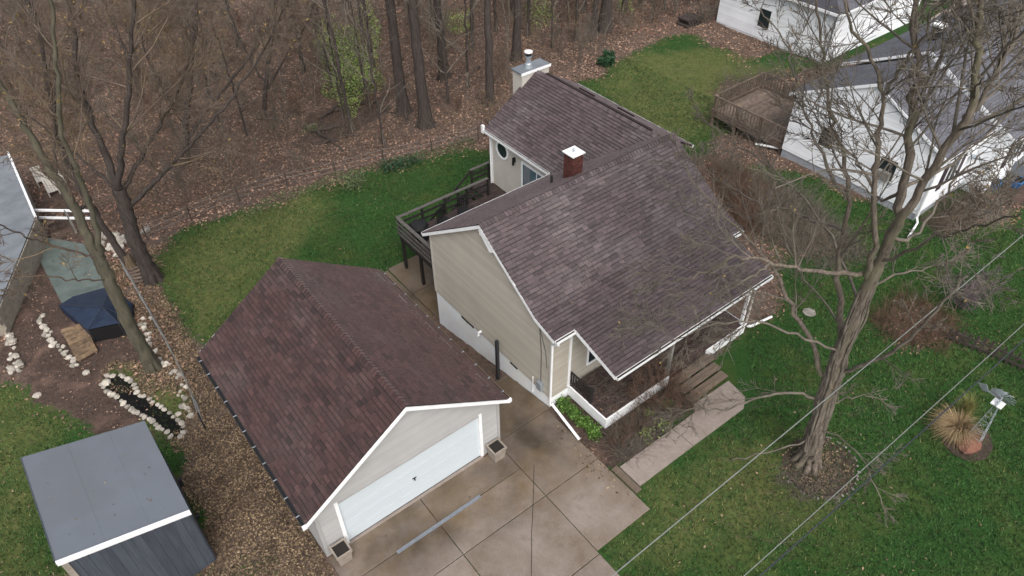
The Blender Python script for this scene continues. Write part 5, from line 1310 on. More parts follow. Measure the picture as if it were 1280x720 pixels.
# ------------------------------------------------------------------ trees
class Tree:
    def __init__(s, seed): s.rs = np.random.default_rng(seed); s.big = []; s.mid = []; s.fine = []; s.tips = []
    def add(s, P, R):
        (s.big if R[0] > 0.07 else s.mid if R[0] > 0.018 else s.fine).append((P, R))
    def limb(s, pts, r0, r1, n=None, wig=0.03):
        """smooth crooked limb through given points"""
        pts = np.array(pts, float); k = len(pts); n = n or (k * 4)
        t = np.linspace(0, k - 1, n); i = np.clip(t.astype(int), 0, k - 2); f = (t - i)[:, None]
        p0 = pts[np.clip(i - 1, 0, k - 1)]; p1 = pts[i]; p2 = pts[i + 1]; p3 = pts[np.clip(i + 2, 0, k - 1)]
        P = 0.5 * (2 * p1 + (p2 - p0) * f + (2 * p0 - 5 * p1 + 4 * p2 - p3) * f ** 2 + (3 * p1 - p0 - 3 * p2 + p3) * f ** 3)
        P[1:-1] += s.rs.normal(0, wig, (n - 2, 3))
        R = r0 + (r1 - r0) * (np.linspace(0, 1, n) ** 0.8); R *= s.rs.uniform(0.92, 1.08, n)
        s.add(P, R); return P, R
    def shoots(s, P, R, count, L, ang, lvl, cfg, t0=0.15):
        n = len(P)
        for _ in range(count):
            t = t0 + (1 - t0) * s.rs.random() ** 0.8; x = t * (n - 1); i = min(int(x), n - 2); f = x - i
            p = P[i] + (P[i + 1] - P[i]) * f; r = R[i] + (R[i + 1] - R[i]) * f
            d = P[i + 1] - P[i]; d /= np.linalg.norm(d) + 1e-9
            s.branch(p, s.turn(d, ang), (LL := L * (1.15 - 0.6 * t) * s.rs.uniform(0.6, 1.2)), min(r * s.rs.uniform(0.35, 0.6), 0.011 * LL + 0.004), lvl, cfg)
    def turn(s, d, ang):
        a = s.rs.normal(ang, 0.2); v = s.rs.normal(0, 1, 3); v -= d * (v @ d); v /= np.linalg.norm(v) + 1e-9
        return d * math.cos(a) + v * math.sin(a)
    def branch(s, p, d, L, r, lvl, cfg):
        r = max(r, cfg['rmin']); n = max(3, min(9, int(L / 0.35) + 2)); st = L / (n - 1)
        P = np.empty((n, 3)); P[0] = p; d = np.array(d, float)
        for i in range(1, n):
            d = d + s.rs.normal(0, cfg['wig'], 3); d[2] += cfg['up']; d /= np.linalg.norm(d); P[i] = P[i - 1] + d * st
        R = np.linspace(r, max(cfg['rmin'] * 0.6, r * 0.35), n)
        s.add(P, R)
        if lvl < cfg['max'] and L > 0.25:
            s.shoots(P, R, cfg['n'][lvl], L * cfg['ratio'], cfg['ang'], lvl + 1, cfg, 0.2)
        else:
            s.tips.append(P[-1]); s.tips.append(P[n // 2])
    def object(s, root, bark, twig, leaf=None, nleaf=0, lsize=0.05):
        org = ORG[root.name]
        if s.big:
            V, F = tube_np([a for a, _ in s.big], [b for _, b in s.big], 9); link_mesh('trunk', np_mesh('trunk', V - org, F, bark, smooth=True), root)
        Vs = []; Fs = []; n = 0
        for grp, k in ((s.mid, 5), (s.fine, 3)):
            if grp:
                V, F = tube_np([a for a, _ in grp], [b for _, b in grp], k); Vs.append(V); Fs.append(F + n); n += len(V)
        if Vs: link_mesh('crown', np_mesh('crown', np.concatenate(Vs) - org, np.concatenate(Fs), twig, smooth=True), root)
        if leaf and nleaf:
            tp = np.array(s.tips); c = tp[s.rs.integers(0, len(tp), nleaf)] + s.rs.normal(0, 0.12, (nleaf, 3))
            V, F, T = quads(c, lsize, s.rs); o = link_mesh('leaves', np_mesh('leaves', V - org, F, leaf, T), root); o['kind'] = 'stuff'
def quads(c, size, rs, flat=0.0):
    n = len(c); a = rs.normal(0, 1, (n, 3)); a[:, 2] *= (1 - flat); a /= np.linalg.norm(a, axis=1)[:, None]
    b = rs.normal(0, 1, (n, 3)); b[:, 2] *= (1 - flat); b -= a * (a * b).sum(1)[:, None]; b /= np.linalg.norm(b, axis=1)[:, None] + 1e-9
    s = (size * rs.uniform(0.6, 1.3, n))[:, None]; a = a * s; b = b * s * 0.55
    V = np.stack([c - a, c - b + a * .1, c + a, c + b + a * .1], 1).reshape(-1, 3)
    return V, np.arange(n * 4).reshape(-1, 4), rs.random(n)

# --- the big front yard tree
base = G(1008, 578)
ft = thing('bare_tree', 'big bare many stemmed tree in the front yard mulch ring', 'tree', tuple(base))
T = Tree(5)
U = lambda px, py, off=0.0: upright(base, px, py, off)
cfg = dict(rmin=0.0085, wig=0.085, up=0.035, max=3, n=[7, 7, 6, 3], ratio=0.56, ang=0.6)
trunk, tr = T.limb([base - [0, 0, .1], U(1020, 540), U(1035, 490), U(1052, 440), U(1075, 385), U(1098, 330)], 0.28, 0.155, 26, 0.02)
# root flare and furrowed skin
for k in range(9):
    a = 2 * math.pi * k / 9 + .2
    T.limb([base + [0.50 * math.cos(a), 0.50 * math.sin(a), -.06], base + [0.36 * math.cos(a), 0.36 * math.sin(a), .15], base + [0.2 * math.cos(a), 0.2 * math.sin(a), .7], trunk[6] + [0.14 * math.cos(a), 0.14 * math.sin(a), 0]], 0.09, 0.11, 12, 0.015)
for k in range(46):                                    # furrowed bark plates and old vine stems hugging the trunk
    a = T.rs.uniform(0, 6.28); i0 = T.rs.integers(0, 12); i1 = T.rs.integers(i0 + 6, 26); a2 = a + T.rs.normal(0, .5); pts_ = []
    for i in range(i0, i1, 2):
        f = (i - i0) / (i1 - i0); aa = a + (a2 - a) * f; rr_ = tr[i] * T.rs.uniform(.93, 1.06); pts_.append(trunk[i] + [rr_ * math.cos(aa), rr_ * math.sin(aa), 0])
    if len(pts_) > 2: T.limb(pts_, T.rs.uniform(.025, .06), T.rs.uniform(.015, .035), len(pts_) * 3, .012)
limbs = [
    ([(1098, 330, 0), (1118, 285, .1), (1130, 235, .2), (1141, 145, .3), (1148, 90, .3), (1140, 35, .5), (1150, -40, .8), (1160, -130, 1)], .14, .04, 26, 3.2),
    ([(1098, 330, 0), (1125, 275, -.3), (1150, 240, -.5), (1195, 165, -.7), (1216, 122, -.8), (1222, 60, -1), (1228, 0, -1), (1240, -90, -1)], .13, .04, 26, 3.2),
    ([(1195, 165, -.7), (1235, 110, -.6), (1262, 60, -.4), (1285, 0, 0)], .07, .03, 13, 2.4),
    ([(1085, 350, 0), (1092, 300, -.4), (1096, 225, -.6), (1097, 175, -.6), (1103, 125, -.7), (1085, 70, -.8), (1060, 20, -1), (1045, -50, -1)], .085, .02, 18, 2.6),
    ([(1103, 125, -.7), (1122, 90, -.8), (1150, 55, -1.2), (1170, 0, -1.6)], .05, .02, 11, 2.0),
    ([(1052, 440, 0), (1050, 385, .5), (1048, 330, .8), (1056, 290, .9), (1062, 230, 1.0), (1048, 180, 1.1), (1038, 140, 1.1), (1029, 65, 1.2), (1022, 5, 1.2), (1010, -60, 1.3)], .10, .02, 22, 2.6),
    ([(1058, 250, 1.0), (1030, 200, 1.3), (1012, 155, 1.6), (995, 100, 1.9), (985, 60, 2.0), (950, 10, 2.2)], .055, .015, 13, 2.0),
    ([(1141, 145, .3), (1165, 90, 1.0), (1190, 40, 1.6), (1205, -20, 2)], .06, .02, 13, 2.4),
    ([(1130, 235, .2), (1105, 250, .8), (1080, 215, 1.2), (1060, 190, 1.6), (1030, 170, 2), (990, 150, 2.4)], .05, .015, 13, 1.9),
    ([(1085, 345, 0), (1050, 341, -.6), (1000, 338, -1.2), (963, 328, -1.6), (920, 322, -2.0), (880, 340, -2.2), (840, 352, -2.3)], .075, .018, 17, 2.2),
    ([(1028, 470, 0), (1015, 430, .4), (990, 383, .8), (965, 335, 1.2), (930, 295, 1.6), (900, 262, 2.0), (868, 228, 2.3), (842, 190, 2.6)], .085, .02, 18, 2.2),
    ([(963, 328, -1.6), (940, 345, -1.9), (905, 365, -2.1), (870, 395, -2.3), (835, 405, -2.3), (790, 398, -2.3)], .04, .012, 14, 1.8),
    ([(1022, 500, 0), (990, 490, -.5), (950, 498, -1.0), (905, 512, -1.5), (865, 512, -1.8), (825, 530, -2.0)], .055, .014, 8, 1.6),
    ([(1012, 545, 0), (985, 560, -.6), (930, 572, -1.2), (880, 585, -1.6), (830, 590, -1.9), (780, 605, -2)], .035, .010, 8, 1.3),
    ([(1040, 470, 0), (1080, 455, -.3), (1130, 430, -.6), (1170, 385, -.8), (1210, 345, -.8)], .07, .03, 6, 1.6),
    ([(1025, 520, 0), (1055, 500, .3), (1085, 495, .5), (1110, 500, .6)], .035, .01, 6, 1.0),
    ([(1075, 380, 0), (1040, 300, 2), (990, 232, 3), (935, 190, 4), (880, 150, 4.6)], .05, .014, 12, 1.9),
    ([(1098, 330, 0), (1160, 302, -1), (1220, 282, -2), (1275, 268, -3)], .05, .014, 12, 1.9),
    ([(1130, 235, .2), (1190, 205, 1.5), (1250, 150, 2.5), (1290, 110, 3)], .05, .014, 12, 1.9),
    ([(1050, 440, 0), (1000, 420, -1.5), (940, 402, -2.6), (880, 410, -3.2), (815, 432, -3.6)], .045, .012, 12, 1.6),
    ([(1020, 530, 0), (1065, 560, -.8), (1095, 610, -1.6), (1110, 660, -2.0)], .03, .010, 9, 1.2),
    ([(1062, 420, 0), (1015, 360, 1.6), (985, 310, 2.4), (965, 262, 3.0)], .04, .012, 10, 1.6),
    ([(1085, 360, 0), (1130, 340, 1.5), (1180, 330, 2.4), (1225, 300, 3)], .04, .012, 10, 1.6),
    ([(1110, 300, 0), (1150, 290, 1), (1190, 230, 2), (1230, 190, 2.6)], .06, .02, 8, 2.0),
    ([(1056, 290, .9), (1020, 275, 1.6), (985, 262, 2.2), (940, 250, 2.8), (905, 228, 3.2), (870, 205, 3.4)], .05, .015, 9, 1.8),
]
for pts, r0, r1, cnt, L in limbs:
    P, R = T.limb([U(*p) for p in pts], r0, r1, len(pts) * 4, 0.035)
    T.shoots(P, R, cnt, L, 0.75, 1, cfg, 0.2)
T.object(ft, 'bark', 'twig', 'leaf_yellow', 260, 0.04)
mb = MB(); c = base; n = 26; rr = [random.uniform(.92, 1.08) for _ in range(n)]
mb.hexa([(c[0] + .2 + 1.25 * rr[i] * math.cos(2 * math.pi * i / n), c[1] - .35 + 1.1 * rr[i] * math.sin(2 * math.pi * i / n), -.05) for i in range(n)], [(c[0] + .2 + 1.25 * rr[i] * math.cos(2 * math.pi * i / n), c[1] - .35 + 1.1 * rr[i] * math.sin(2 * math.pi * i / n), .012) for i in range(n)])
o = mb.build('tree_bed', 'soil', None, (c[0], c[1], 0)); o['kind'] = 'structure'
ed = thing('stone_ring', 'low ring of small grey stones around the front yard tree', 'stone border', (c[0], c[1], 0))
smesh = [rock_mesh('stone', 1.0, 'stone_grey', .6, 200 + k) for k in range(5)]
for i in range(44):
    a = math.radians(150 + 250 * (i + random.uniform(-.6, .6)) / 44); o = bpy.data.objects.new('stone', random.choice(smesh)); COL.objects.link(o); o.parent = ed; s = random.uniform(.025, .05)
    o.scale = (s * 1.3, s, s); o.rotation_euler = (0, 0, random.uniform(0, 6)); o.location = (.2 + 1.3 * math.cos(a) + random.gauss(0, .02), -.35 + 1.15 * math.sin(a) + random.gauss(0, .02), s * .4 + .02)

# --- left trees
cfgL = dict(rmin=0.0095, wig=0.09, up=0.03, max=3, n=[8, 8, 7, 3], ratio=0.55, ang=0.62)
def big_left(seed, bpx, pts_list, r0, label, bark, twig, leaf, nleaf, cfg_, group=None):
    b = G(*bpx); t = thing('bare_tree', label, 'tree', tuple(b), group); T = Tree(seed); Uq = lambda px, py, off=0.0: upright(b, px, py, off)
    first = True
    for pts, ra, rb, cnt, L in pts_list:
        q = [Uq(*p) for p in pts]
        if first:
            q[0] = b - np.array([0, 0, .1])
            for k in range(7):
                a = 2 * math.pi * k / 7; T.limb([b + [1.15 * ra * math.cos(a), 1.15 * ra * math.sin(a), -.1], b + [ra * .8 * math.cos(a), ra * .8 * math.sin(a), .2], b + [ra * .5 * math.cos(a), ra * .5 * math.sin(a), .8]], ra * .35, ra * .48, 8, .01)
            first = False
        P, R = T.limb(q, ra, rb, len(pts) * 5, 0.03)
        if cnt: T.shoots(P, R, cnt, L, 0.7, 1, cfg_, 0.25)
    T.object(t, bark, twig, leaf, nleaf, 0.06); return t
big_left(21, (192, 460), [
    ([(192, 460), (172, 425, 0), (150, 380, 0), (133, 345, 0), (124, 325, 0)], .27, .21, 0, 0),
    ([(124, 325, 0), (108, 290, .2), (84, 245, .3), (58, 205, .5), (32, 160, .6), (5, 115, .8), (-30, 60, 1)], .19, .07, 9, 2.6),
    ([(126, 328, 0), (122, 290, -.3), (100, 225, -.6), (78, 170, -.8), (72, 100, -1), (66, 20, -1.2), (60, -60, -1.4)], .12, .04, 8, 2.6),
    ([(124, 325, 0), (85, 312, -.6), (45, 300, -1.2), (20, 290, -1.6), (-10, 275, -2)], .05, .02, 5, 1.6),
    ([(135, 350, 0), (95, 350, -.8), (45, 345, -1.4), (0, 352, -1.8)], .035, .015, 5, 1.5)], .27,
    'leaning green grey bare tree rising beside the blue tarp shelter', 'bark_green', 'twig_brown', 'leaf_yellow', 80, cfgL)
big_left(22, (192, 350), [
    ([(192, 350), (180, 325, 0), (168, 300, 0), (158, 265, 0), (148, 235, 0)], .36, .26, 0, 0),
    ([(148, 235, 0), (130, 190, .3), (110, 140, .5), (95, 80, .7), (90, 0, .9), (85, -80, 1.1)], .17, .05, 19, 4.0),
    ([(148, 235, 0), (152, 190, -.4), (158, 140, -.6), (162, 80, -.8), (166, 10, -1), (170, -70, -1)], .15, .05, 19, 4.0),
    ([(158, 262, 0), (185, 235, -.5), (215, 205, -.9), (250, 170, -1.2), (290, 120, -1.5), (330, 60, -1.8), (360, 0, -2)], .11, .03, 20, 3.4),
    ([(152, 240, 0), (180, 190, .6), (210, 140, 1.0), (235, 80, 1.4), (250, 10, 1.8)], .10, .03, 18, 3.6),
    ([(148, 240, 0), (110, 205, .8), (60, 165, 1.4), (20, 130, 2)], .08, .03, 14, 3.2)], .36,
    'tall bare tree with spreading brown crown at the corner of the back lawn', 'bark_woods', 'twig_brown', 'leaf_yellow', 260, dict(cfgL, n=[8, 10, 9, 3]))
big_left(23, (165, 335), [
    ([(165, 335), (140, 300, .2), (112, 255, .4), (90, 215, .6), (72, 160, .8), (60, 100, 1), (45, 20, 1.2), (35, -60, 1.4)], .18, .06, 16, 3.6),
    ([(112, 255, .4), (90, 262, -.3), (72, 222, -.6), (68, 150, -.8), (70, 60, -1)], .09, .03, 9, 2.8)], .18,
    'slimmer bare tree behind the stone rocks by the fence end', 'bark_woods', 'twig_brown', 'leaf_yellow', 100, cfgL)
big_left(24, (235, 205), [
    ([(235, 205), (232, 165, 0), (236, 120, 0), (240, 60, 0), (246, -20, 0)], .20, .12, 14, 4.2),
    ([(233, 175, 0), (265, 130, -.6), (300, 85, -1), (335, 40, -1.4), (370, -20, -1.8)], .10, .04, 12, 3.4),
    ([(234, 160, 0), (205, 115, .6), (180, 60, 1), (165, 0, 1.4)], .10, .04, 12, 3.4)], .20,
    'bare tree with tan twiggy crown standing in the leaf litter', 'bark_woods', 'twig_brown', 'leaf_yellow', 350, dict(cfgL, n=[8, 10, 9, 3]))
big_left(25, (330, 150), [
    ([(330, 150), (332, 110, 0), (338, 60, 0), (345, 0, 0), (350, -60, 0)], .15, .09, 12, 3.6),
    ([(332, 115, 0), (358, 70, -.5), (385, 25, -1), (405, -30, -1.4)], .07, .03, 10, 3.0),
    ([(332, 105, 0), (305, 60, .5), (285, 10, 1), (270, -40, 1.4)], .07, .03, 10, 3.0)], .15,
    'bare tree with yellowish twigs at the edge of the green hollow', 'bark_woods', 'twig_brown', 'leaf_yellow', 500, dict(cfgL, n=[8, 10, 9, 3]))

# --- woods: tall trunks (crowns mostly above the picture)
cfgW = dict(rmin=0.009, wig=0.14, up=0.05, max=2, n=[5, 4, 3], ratio=0.5, ang=0.8)
def woods_tree(seed, r, H, nb, low_=0.25):
    rs = np.random.default_rng(seed); root = thing('woods_tree', 'x', 'tree', (0, 0, 0)); T = Tree(seed); lean = rs.normal(0, .02, 2)
    k = 9; pts = [(lean[0] * H * f + rs.normal(0, .1) * f, lean[1] * H * f + rs.normal(0, .1) * f, H * f - .15 * (f == 0)) for f in np.linspace(0, 1, k)]
    P, R = T.limb(pts, r, r * .35, 22, .03); R[0] = r * 1.5; R[1] = r * 1.15
    T.shoots(P, R, nb, 3.5, .8, 1, cfgW, low_)
    for j in range(5):
        a = 2 * math.pi * j / 5; T.limb([(1.8 * r * math.cos(a), 1.8 * r * math.sin(a), -.1), (r * math.cos(a), r * math.sin(a), .2), (.5 * r * math.cos(a), .5 * r * math.sin(a), 1.0)], .3 * r, .45 * r, 6, .01)
    T.object(root, 'bark_woods', 'twig'); return root
protoW = [woods_tree(300 + i, r, H, nb, lo) for i, (r, H, nb, lo) in enumerate(((.42, 19, 22, .35), (.30, 18, 22, .3), (.22, 16, 24, .2), (.13, 13, 26, .12), (.09, 10, 24, .1)))]
usedW = [False] * 5
WT = [(505, 142, 0, 'thick dark trunk at the woods edge, left of a close pair'), (533, 158, 0, 'thickest trunk of the woods, right of a close pair'),
      (556, 97, 1, 'straight slim woods trunk behind the close pair'), (612, 130, 1, 'mid size woods trunk next to the flue chimney'), (645, 75, 1, 'woods trunk right behind the flue chimney'),
      (755, 38, 0, 'stout woods trunk near the far corner of the lawn'), (742, 42, 2, 'thin woods trunk touching the stout one by the lawn')]
WR = [(440, 165, 3), (430, 150, 4), (470, 100, 3), (590, 60, 3), (620, 40, 3), (660, 45, 3), (690, 60, 4), (720, 50, 3), (520, 60, 3), (490, 45, 3), (400, 60, 3), (380, 90, 3), (360, 40, 3),
      (415, 110, 4), (455, 60, 3), (540, 35, 3), (640, 20, 3), (780, 15, 2), (800, 8, 3), (830, 12, 3), (860, 5, 4), (815, 25, 4), (340, 10, 2), (300, 60, 3), (270, 100, 3), (200, 60, 3), (60, 60, 2), (20, 90, 3),
      (180, 130, 3), (30, 140, 3), (310, 170, 4), (275, 160, 4), (730, 15, 3), (560, 130, 4), (585, 110, 4), (480, 180, 4), (460, 135, 4)]
for px, py, k, lab in WT + [(a, b, c, None) for a, b, c in WR]:
    p = G(px, py)
    if usedW[k]: o = copy_tree(protoW[k])
    else: o = protoW[k]; usedW[k] = True
    o.location = tuple(p); o.rotation_euler = (0, 0, random.uniform(0, 6.28)); s = random.uniform(.88, 1.1); o.scale = (s, s, s)
    if k > 2: o.name = 'young_woods_tree'
    o['label'] = lab or ('slender bare tree among the brush of the woods' if k == 2 else 'thin young bare tree standing in the leaf littered woods')
    o['group'] = 'trees of the woods' if k < 2 else ('slender woods trees' if k == 2 else 'young woods trees')
# trees beyond the picture's upper edge close the woods
for i in range(18):
    x = random.uniform(-12, 48); y = random.uniform(52, 76); p = (x, y, float(hz(x, y))); k = random.choice((1, 2, 2, 3))
    o = copy_tree(protoW[k]); o.location = p; o.rotation_euler = (0, 0, random.uniform(0, 6.28)); o['label'] = 'slender bare tree among the brush of the woods'; o['group'] = 'slender woods trees'

# --- saplings and twiggy understory
cfgS = dict(rmin=0.0095, wig=0.10, up=0.05, max=2, n=[6, 5, 3], ratio=0.55, ang=0.6)
def sapling(seed, H, stems, name='sapling', twig='twig', rr=.018, cfg_=cfgS, cnt=9, spread=.3):
    root = thing(name, 'x', 'sapling', (0, 0, 0)); T = Tree(seed); org = np.zeros(3)
    for k in range(stems):
        a = T.rs.uniform(0, 6.28); sp = spread * T.rs.uniform(.2, 1); b = np.array([.12 * math.cos(a) * (stems > 1), .12 * math.sin(a) * (stems > 1), -.05]); h = H * T.rs.uniform(.7, 1.1)
        P, R = T.limb([b, b + [sp * .3 * math.cos(a) * h, sp * .3 * math.sin(a) * h, h * .4], b + [sp * .7 * math.cos(a) * h, sp * .7 * math.sin(a) * h, h * .75], b + [sp * math.cos(a) * h, sp * math.sin(a) * h, h]], rr, rr * .4, 9, .04)
        T.shoots(P, R, cnt, H * .32, .65, 1, cfg_, .1)
    Vs = []; Fs = []; n = 0
    for grp, k in ((T.big + T.mid, 5), (T.fine, 3)):
        if grp: V, F = tube_np([a for a, _ in grp], [b for _, b in grp], k); Vs.append(V); Fs.append(F + n); n += len(V)
    me = np_mesh(name, np.concatenate(Vs), np.concatenate(Fs), twig, smooth=True)
    bpy.data.objects.remove(root, do_unlink=True)
    return me
protoS = [sapling(400, 4.5, 1, twig='twig', rr=.035), sapling(401, 3.2, 2, twig='twig_brown', rr=.022), sapling(402, 2.2, 5, twig='twig_brown', rr=.014), sapling(403, 5.5, 1, twig='twig', rr=.045), sapling(404, 1.6, 7, twig='twig_red', rr=.012), sapling(405, 2.6, 4, twig='twig', rr=.016)]
woods_px = [(0, 0), (900, 0), (880, 20), (760, 60), (735, 100), (690, 108), (620, 170), (520, 195), (420, 215), (300, 250), (190, 300), (130, 290), (60, 180), (0, 130)]
nS = 0
rsS = random.Random(99)
def in_poly_px(px, py, poly): return bool(inside(poly, np.array([float(px)]), np.array([float(py)]))[0])
while nS < 280:
    px, py = rsS.uniform(-20, 890), rsS.uniform(-25, 300) if rsS.random() < .5 else rsS.uniform(-25, 140)
    if not in_poly_px(min(max(px, 1), 1279), max(py, 1), woods_px): continue
    if 520 < px < 760 and py > 70 and rsS.random() < .6: continue
    dens = 1.0 if px < 400 or py < 70 else .45
    if rsS.random() > dens: continue
    k = rsS.choice((0, 1, 1, 2, 2, 3, 4, 5, 5)); p = G(px, py)
    o = bpy.data.objects.new('sapling', protoS[k]); COL.objects.link(o); o.location = tuple(p); o.rotation_euler = (0, 0, rsS.uniform(0, 6.28)); s = rsS.uniform(.7, 1.15); o.scale = (s, s, s)
    tall = k in (0, 3)
    tag(o, 'thin bare sapling in the leaf littered woods' if tall else 'low bare twiggy shrub in the leaf littered woods', 'sapling' if tall else 'shrub', 'saplings in the woods' if tall else 'bare shrubs in the woods')
    if not tall: o.name = 'bare_shrub'
    nS += 1
# tangled brush too dense to count
def brush(name, label, pixpoly, count, mat, Lr=(.5, 1.6), seed=1, r=.006, up=.5, gz0=True):
    rs = np.random.default_rng(seed); poly = np.array(pix_poly(pixpoly)); lo, hi = poly.min(0), poly.max(0); paths = []; rads = []
    while len(paths) < count:
        x, y = rs.uniform(lo, hi)
        if not inside(poly, np.array([x]), np.array([y]))[0]: continue
        p = np.array([x, y, float(hz(x, y)) - .03]); d = rs.normal(0, 1, 3); d[2] = abs(d[2]) * up + .15; d /= np.linalg.norm(d); L = rs.uniform(*Lr); n = 5; P = np.empty((n, 3)); P[0] = p
        for i in range(1, n): d = d + rs.normal(0, .22, 3); d /= np.linalg.norm(d); P[i] = P[i - 1] + d * L / (n - 1)
        P[:, 2] = np.maximum(P[:, 2], hz(P[:, 0], P[:, 1]) + .01)
        paths.append(P); rads.append(np.linspace(r, r * .4, n))
    V, F = tube_np(paths, rads, 3); o = link_mesh(name, np_mesh(name, V, F, mat, smooth=True)); return tag(o, label, 'brush', kind='stuff')
brush('woods_brush', 'tangle of bare brown brush across the woods floor', [(0, 0), (890, 0), (760, 55), (690, 100), (520, 190), (300, 245), (190, 295), (120, 280), (0, 140)], 13000, 'twig_brown', (.5, 2.2), 1, .009, .8)
brush('dry_stalks', 'reddish brown dry stalks in the strip beside the right lawn', [(885, 205), (925, 215), (958, 250), (965, 290), (930, 295), (905, 250)], 2200, 'twig_red', (.5, 1.5), 2, .008, 1.2)
brush('side_brush', 'grey brown brush between the two houses', [(905, 205), (1000, 240), (1090, 320), (1040, 340), (960, 300)], 3600, 'twig', (.4, 1.4), 3, .007, .6)
brush('bed_brush', 'bare twiggy brush in the front porch bed', [(760, 545), (840, 485), (868, 505), (780, 580)], 1700, 'twig', (.3, .95), 4, .0075, .7)
brush('fence_brush', 'red brown brush at the picket fence', [(1085, 395), (1130, 365), (1200, 400), (1180, 440), (1110, 430)], 1500, 'twig_red', (.3, 1.0), 5, .007, .8)
brush('deck_brush', 'bare vines climbing over the weathered deck', [(893, 150), (905, 100), (960, 95), (985, 130), (960, 190)], 1100, 'twig', (.6, 1.9), 9, .009, 1.5)
brush('ring_brush', 'dry stems in the ring of the front yard tree', [(965, 600), (1010, 575), (1055, 590), (1045, 615), (1000, 630)], 500, 'twig', (.2, .7), 6, .006, .8)
brush('foundation_brush', 'brown brush at the white house foundation', [(1150, 275), (1225, 245), (1250, 262), (1180, 300)], 1300, 'twig_brown', (.3, 1.0), 7, .008, .9)

# --- single shrubs
def shrub(name, label, px, py, H, stems, twig, seed, spread=.7, rr=.014, leaf=None, nleaf=0, ls=.05, cat='shrub', group=None, cnt=9, cfg_=None):
    p = G(px, py); t = thing(name, label, cat, tuple(p), group); T = Tree(seed)
    for k in range(stems):
        a = T.rs.uniform(0, 6.28); sp = spread * T.rs.uniform(.1, 1); h = H * T.rs.uniform(.65, 1.1); b = p + np.array([.1 * math.cos(a), .1 * math.sin(a), -.05])
        P, R = T.limb([b, b + [sp * .35 * h * math.cos(a), sp * .35 * h * math.sin(a), .45 * h], b + [sp * h * math.cos(a), sp * h * math.sin(a), h]], rr, rr * .4, 8, .04); T.shoots(P, R, cnt, H * .4, .6, 1, cfg_ or cfgS, .2)
    Vs = []; Fs = []; n = 0
    for grp, k in ((T.big + T.mid, 5), (T.fine, 3)):
        if grp: V, F = tube_np([a for a, _ in grp], [b for _, b in grp], k); Vs.append(V); Fs.append(F + n); n += len(V)
    link_mesh('stems', np_mesh('stems', np.concatenate(Vs) - p, np.concatenate(Fs), twig, smooth=True), t)
    if leaf:
        tp = np.array(T.tips); c = tp[T.rs.integers(0, len(tp), nleaf)] + T.rs.normal(0, .07, (nleaf, 3)); V, F, tt = quads(c, ls, T.rs)
        o = link_mesh('leaves', np_mesh('leaves', V - p, F, leaf, tt), t); o['kind'] = 'stuff'
    return t
shrub('bush', 'wide purple grey twiggy bush beside the picket fence', 1200, 385, 2.0, 16, 'twig_purple', 601, 1.0, .016, cnt=10)
shrub('bush', 'bare brown bush against the white house front wall', 1185, 262, 1.3, 10, 'twig_brown', 602, .8)
shrub('bush', 'bare reddish bush near the white house stoop', 1215, 250, 1.2, 9, 'twig_red', 603, .8)
shrub('evergreen_bush', 'low dark green rounded bush at the far lawn corner', 757, 82, .8, 14, 'twig', 604, .9, .012, 'leaf_dark', 3200, .075)
shrub('dead_bush', 'tangled brown bush under the far white house wall', 880, 30, 1.6, 10, 'twig', 605, .8)
for i, (px, py, h) in enumerate(((800, 508, 1.5), (822, 515, 1.3), (842, 500, 1.5), (790, 540, 1.0), (818, 496, 1.7), (772, 556, .8), (855, 512, 1.1))):
    shrub('porch_shrub', 'bare red brown shrub planted below the front porch', px, py, h, 13, 'twig_red', 610 + i, .85, .012, group='bare shrubs below the porch', cnt=6, cfg_=dict(cfgS, rmin=.005))
for i, (px, py) in enumerate(((755, 440), (790, 455), (830, 425), (735, 452), (772, 490), (800, 465))):
    pass
for i, (px, py, n) in enumerate(((706, 515, 420), (716, 522, 420), (727, 532, 300), (738, 541, 260), (742, 548, 160), (703, 508, 260))):
    n = int(n * 1.6)
    p = G(px, py); t = thing('leafy_plant', 'bright green leafy perennial between the porch and the downspout', 'plant', tuple(p), 'green perennials beside the porch'); rs = np.random.default_rng(700 + i)
    c = p + np.stack([rs.normal(.08, .10, n), rs.normal(.03, .10, n), np.abs(rs.normal(.14, .08, n))], 1); V, F, tt = quads(c, .048, rs, .3); o = link_mesh('leaves', np_mesh('leaves', V - p, F, 'leaf_green', tt), t); o['kind'] = 'stuff'
    m = MB()
    for k in range(8): m.tube([p + [0, 0, -.03], p + [rs.normal(0, .1), rs.normal(0, .1), .22]], .006, 4)
    m.build('stems', 'leaf_green', t)
for i, (px, py) in enumerate(((811, 519), (826, 533), (834, 508), (806, 546))):
    p = G(px, py); t = thing('leafy_plant', 'small olive plant among the bare shrubs below the porch', 'plant', tuple(p), 'olive plants below the porch'); rs = np.random.default_rng(720 + i); n = 90
    c = p + np.stack([rs.normal(0, .14, n), rs.normal(0, .14, n), np.abs(rs.normal(.15, .08, n))], 1); V, F, tt = quads(c, .05, rs, .4); o = link_mesh('leaves', np_mesh('leaves', V - p, F, 'leaf_under', tt), t); o['kind'] = 'stuff'
    m = MB()
    for k in range(6): m.tube([p + [0, 0, -.03], p + [rs.normal(0, .08), rs.normal(0, .08), .2]], .005, 4)
    m.build('stems', 'leaf_under', t)
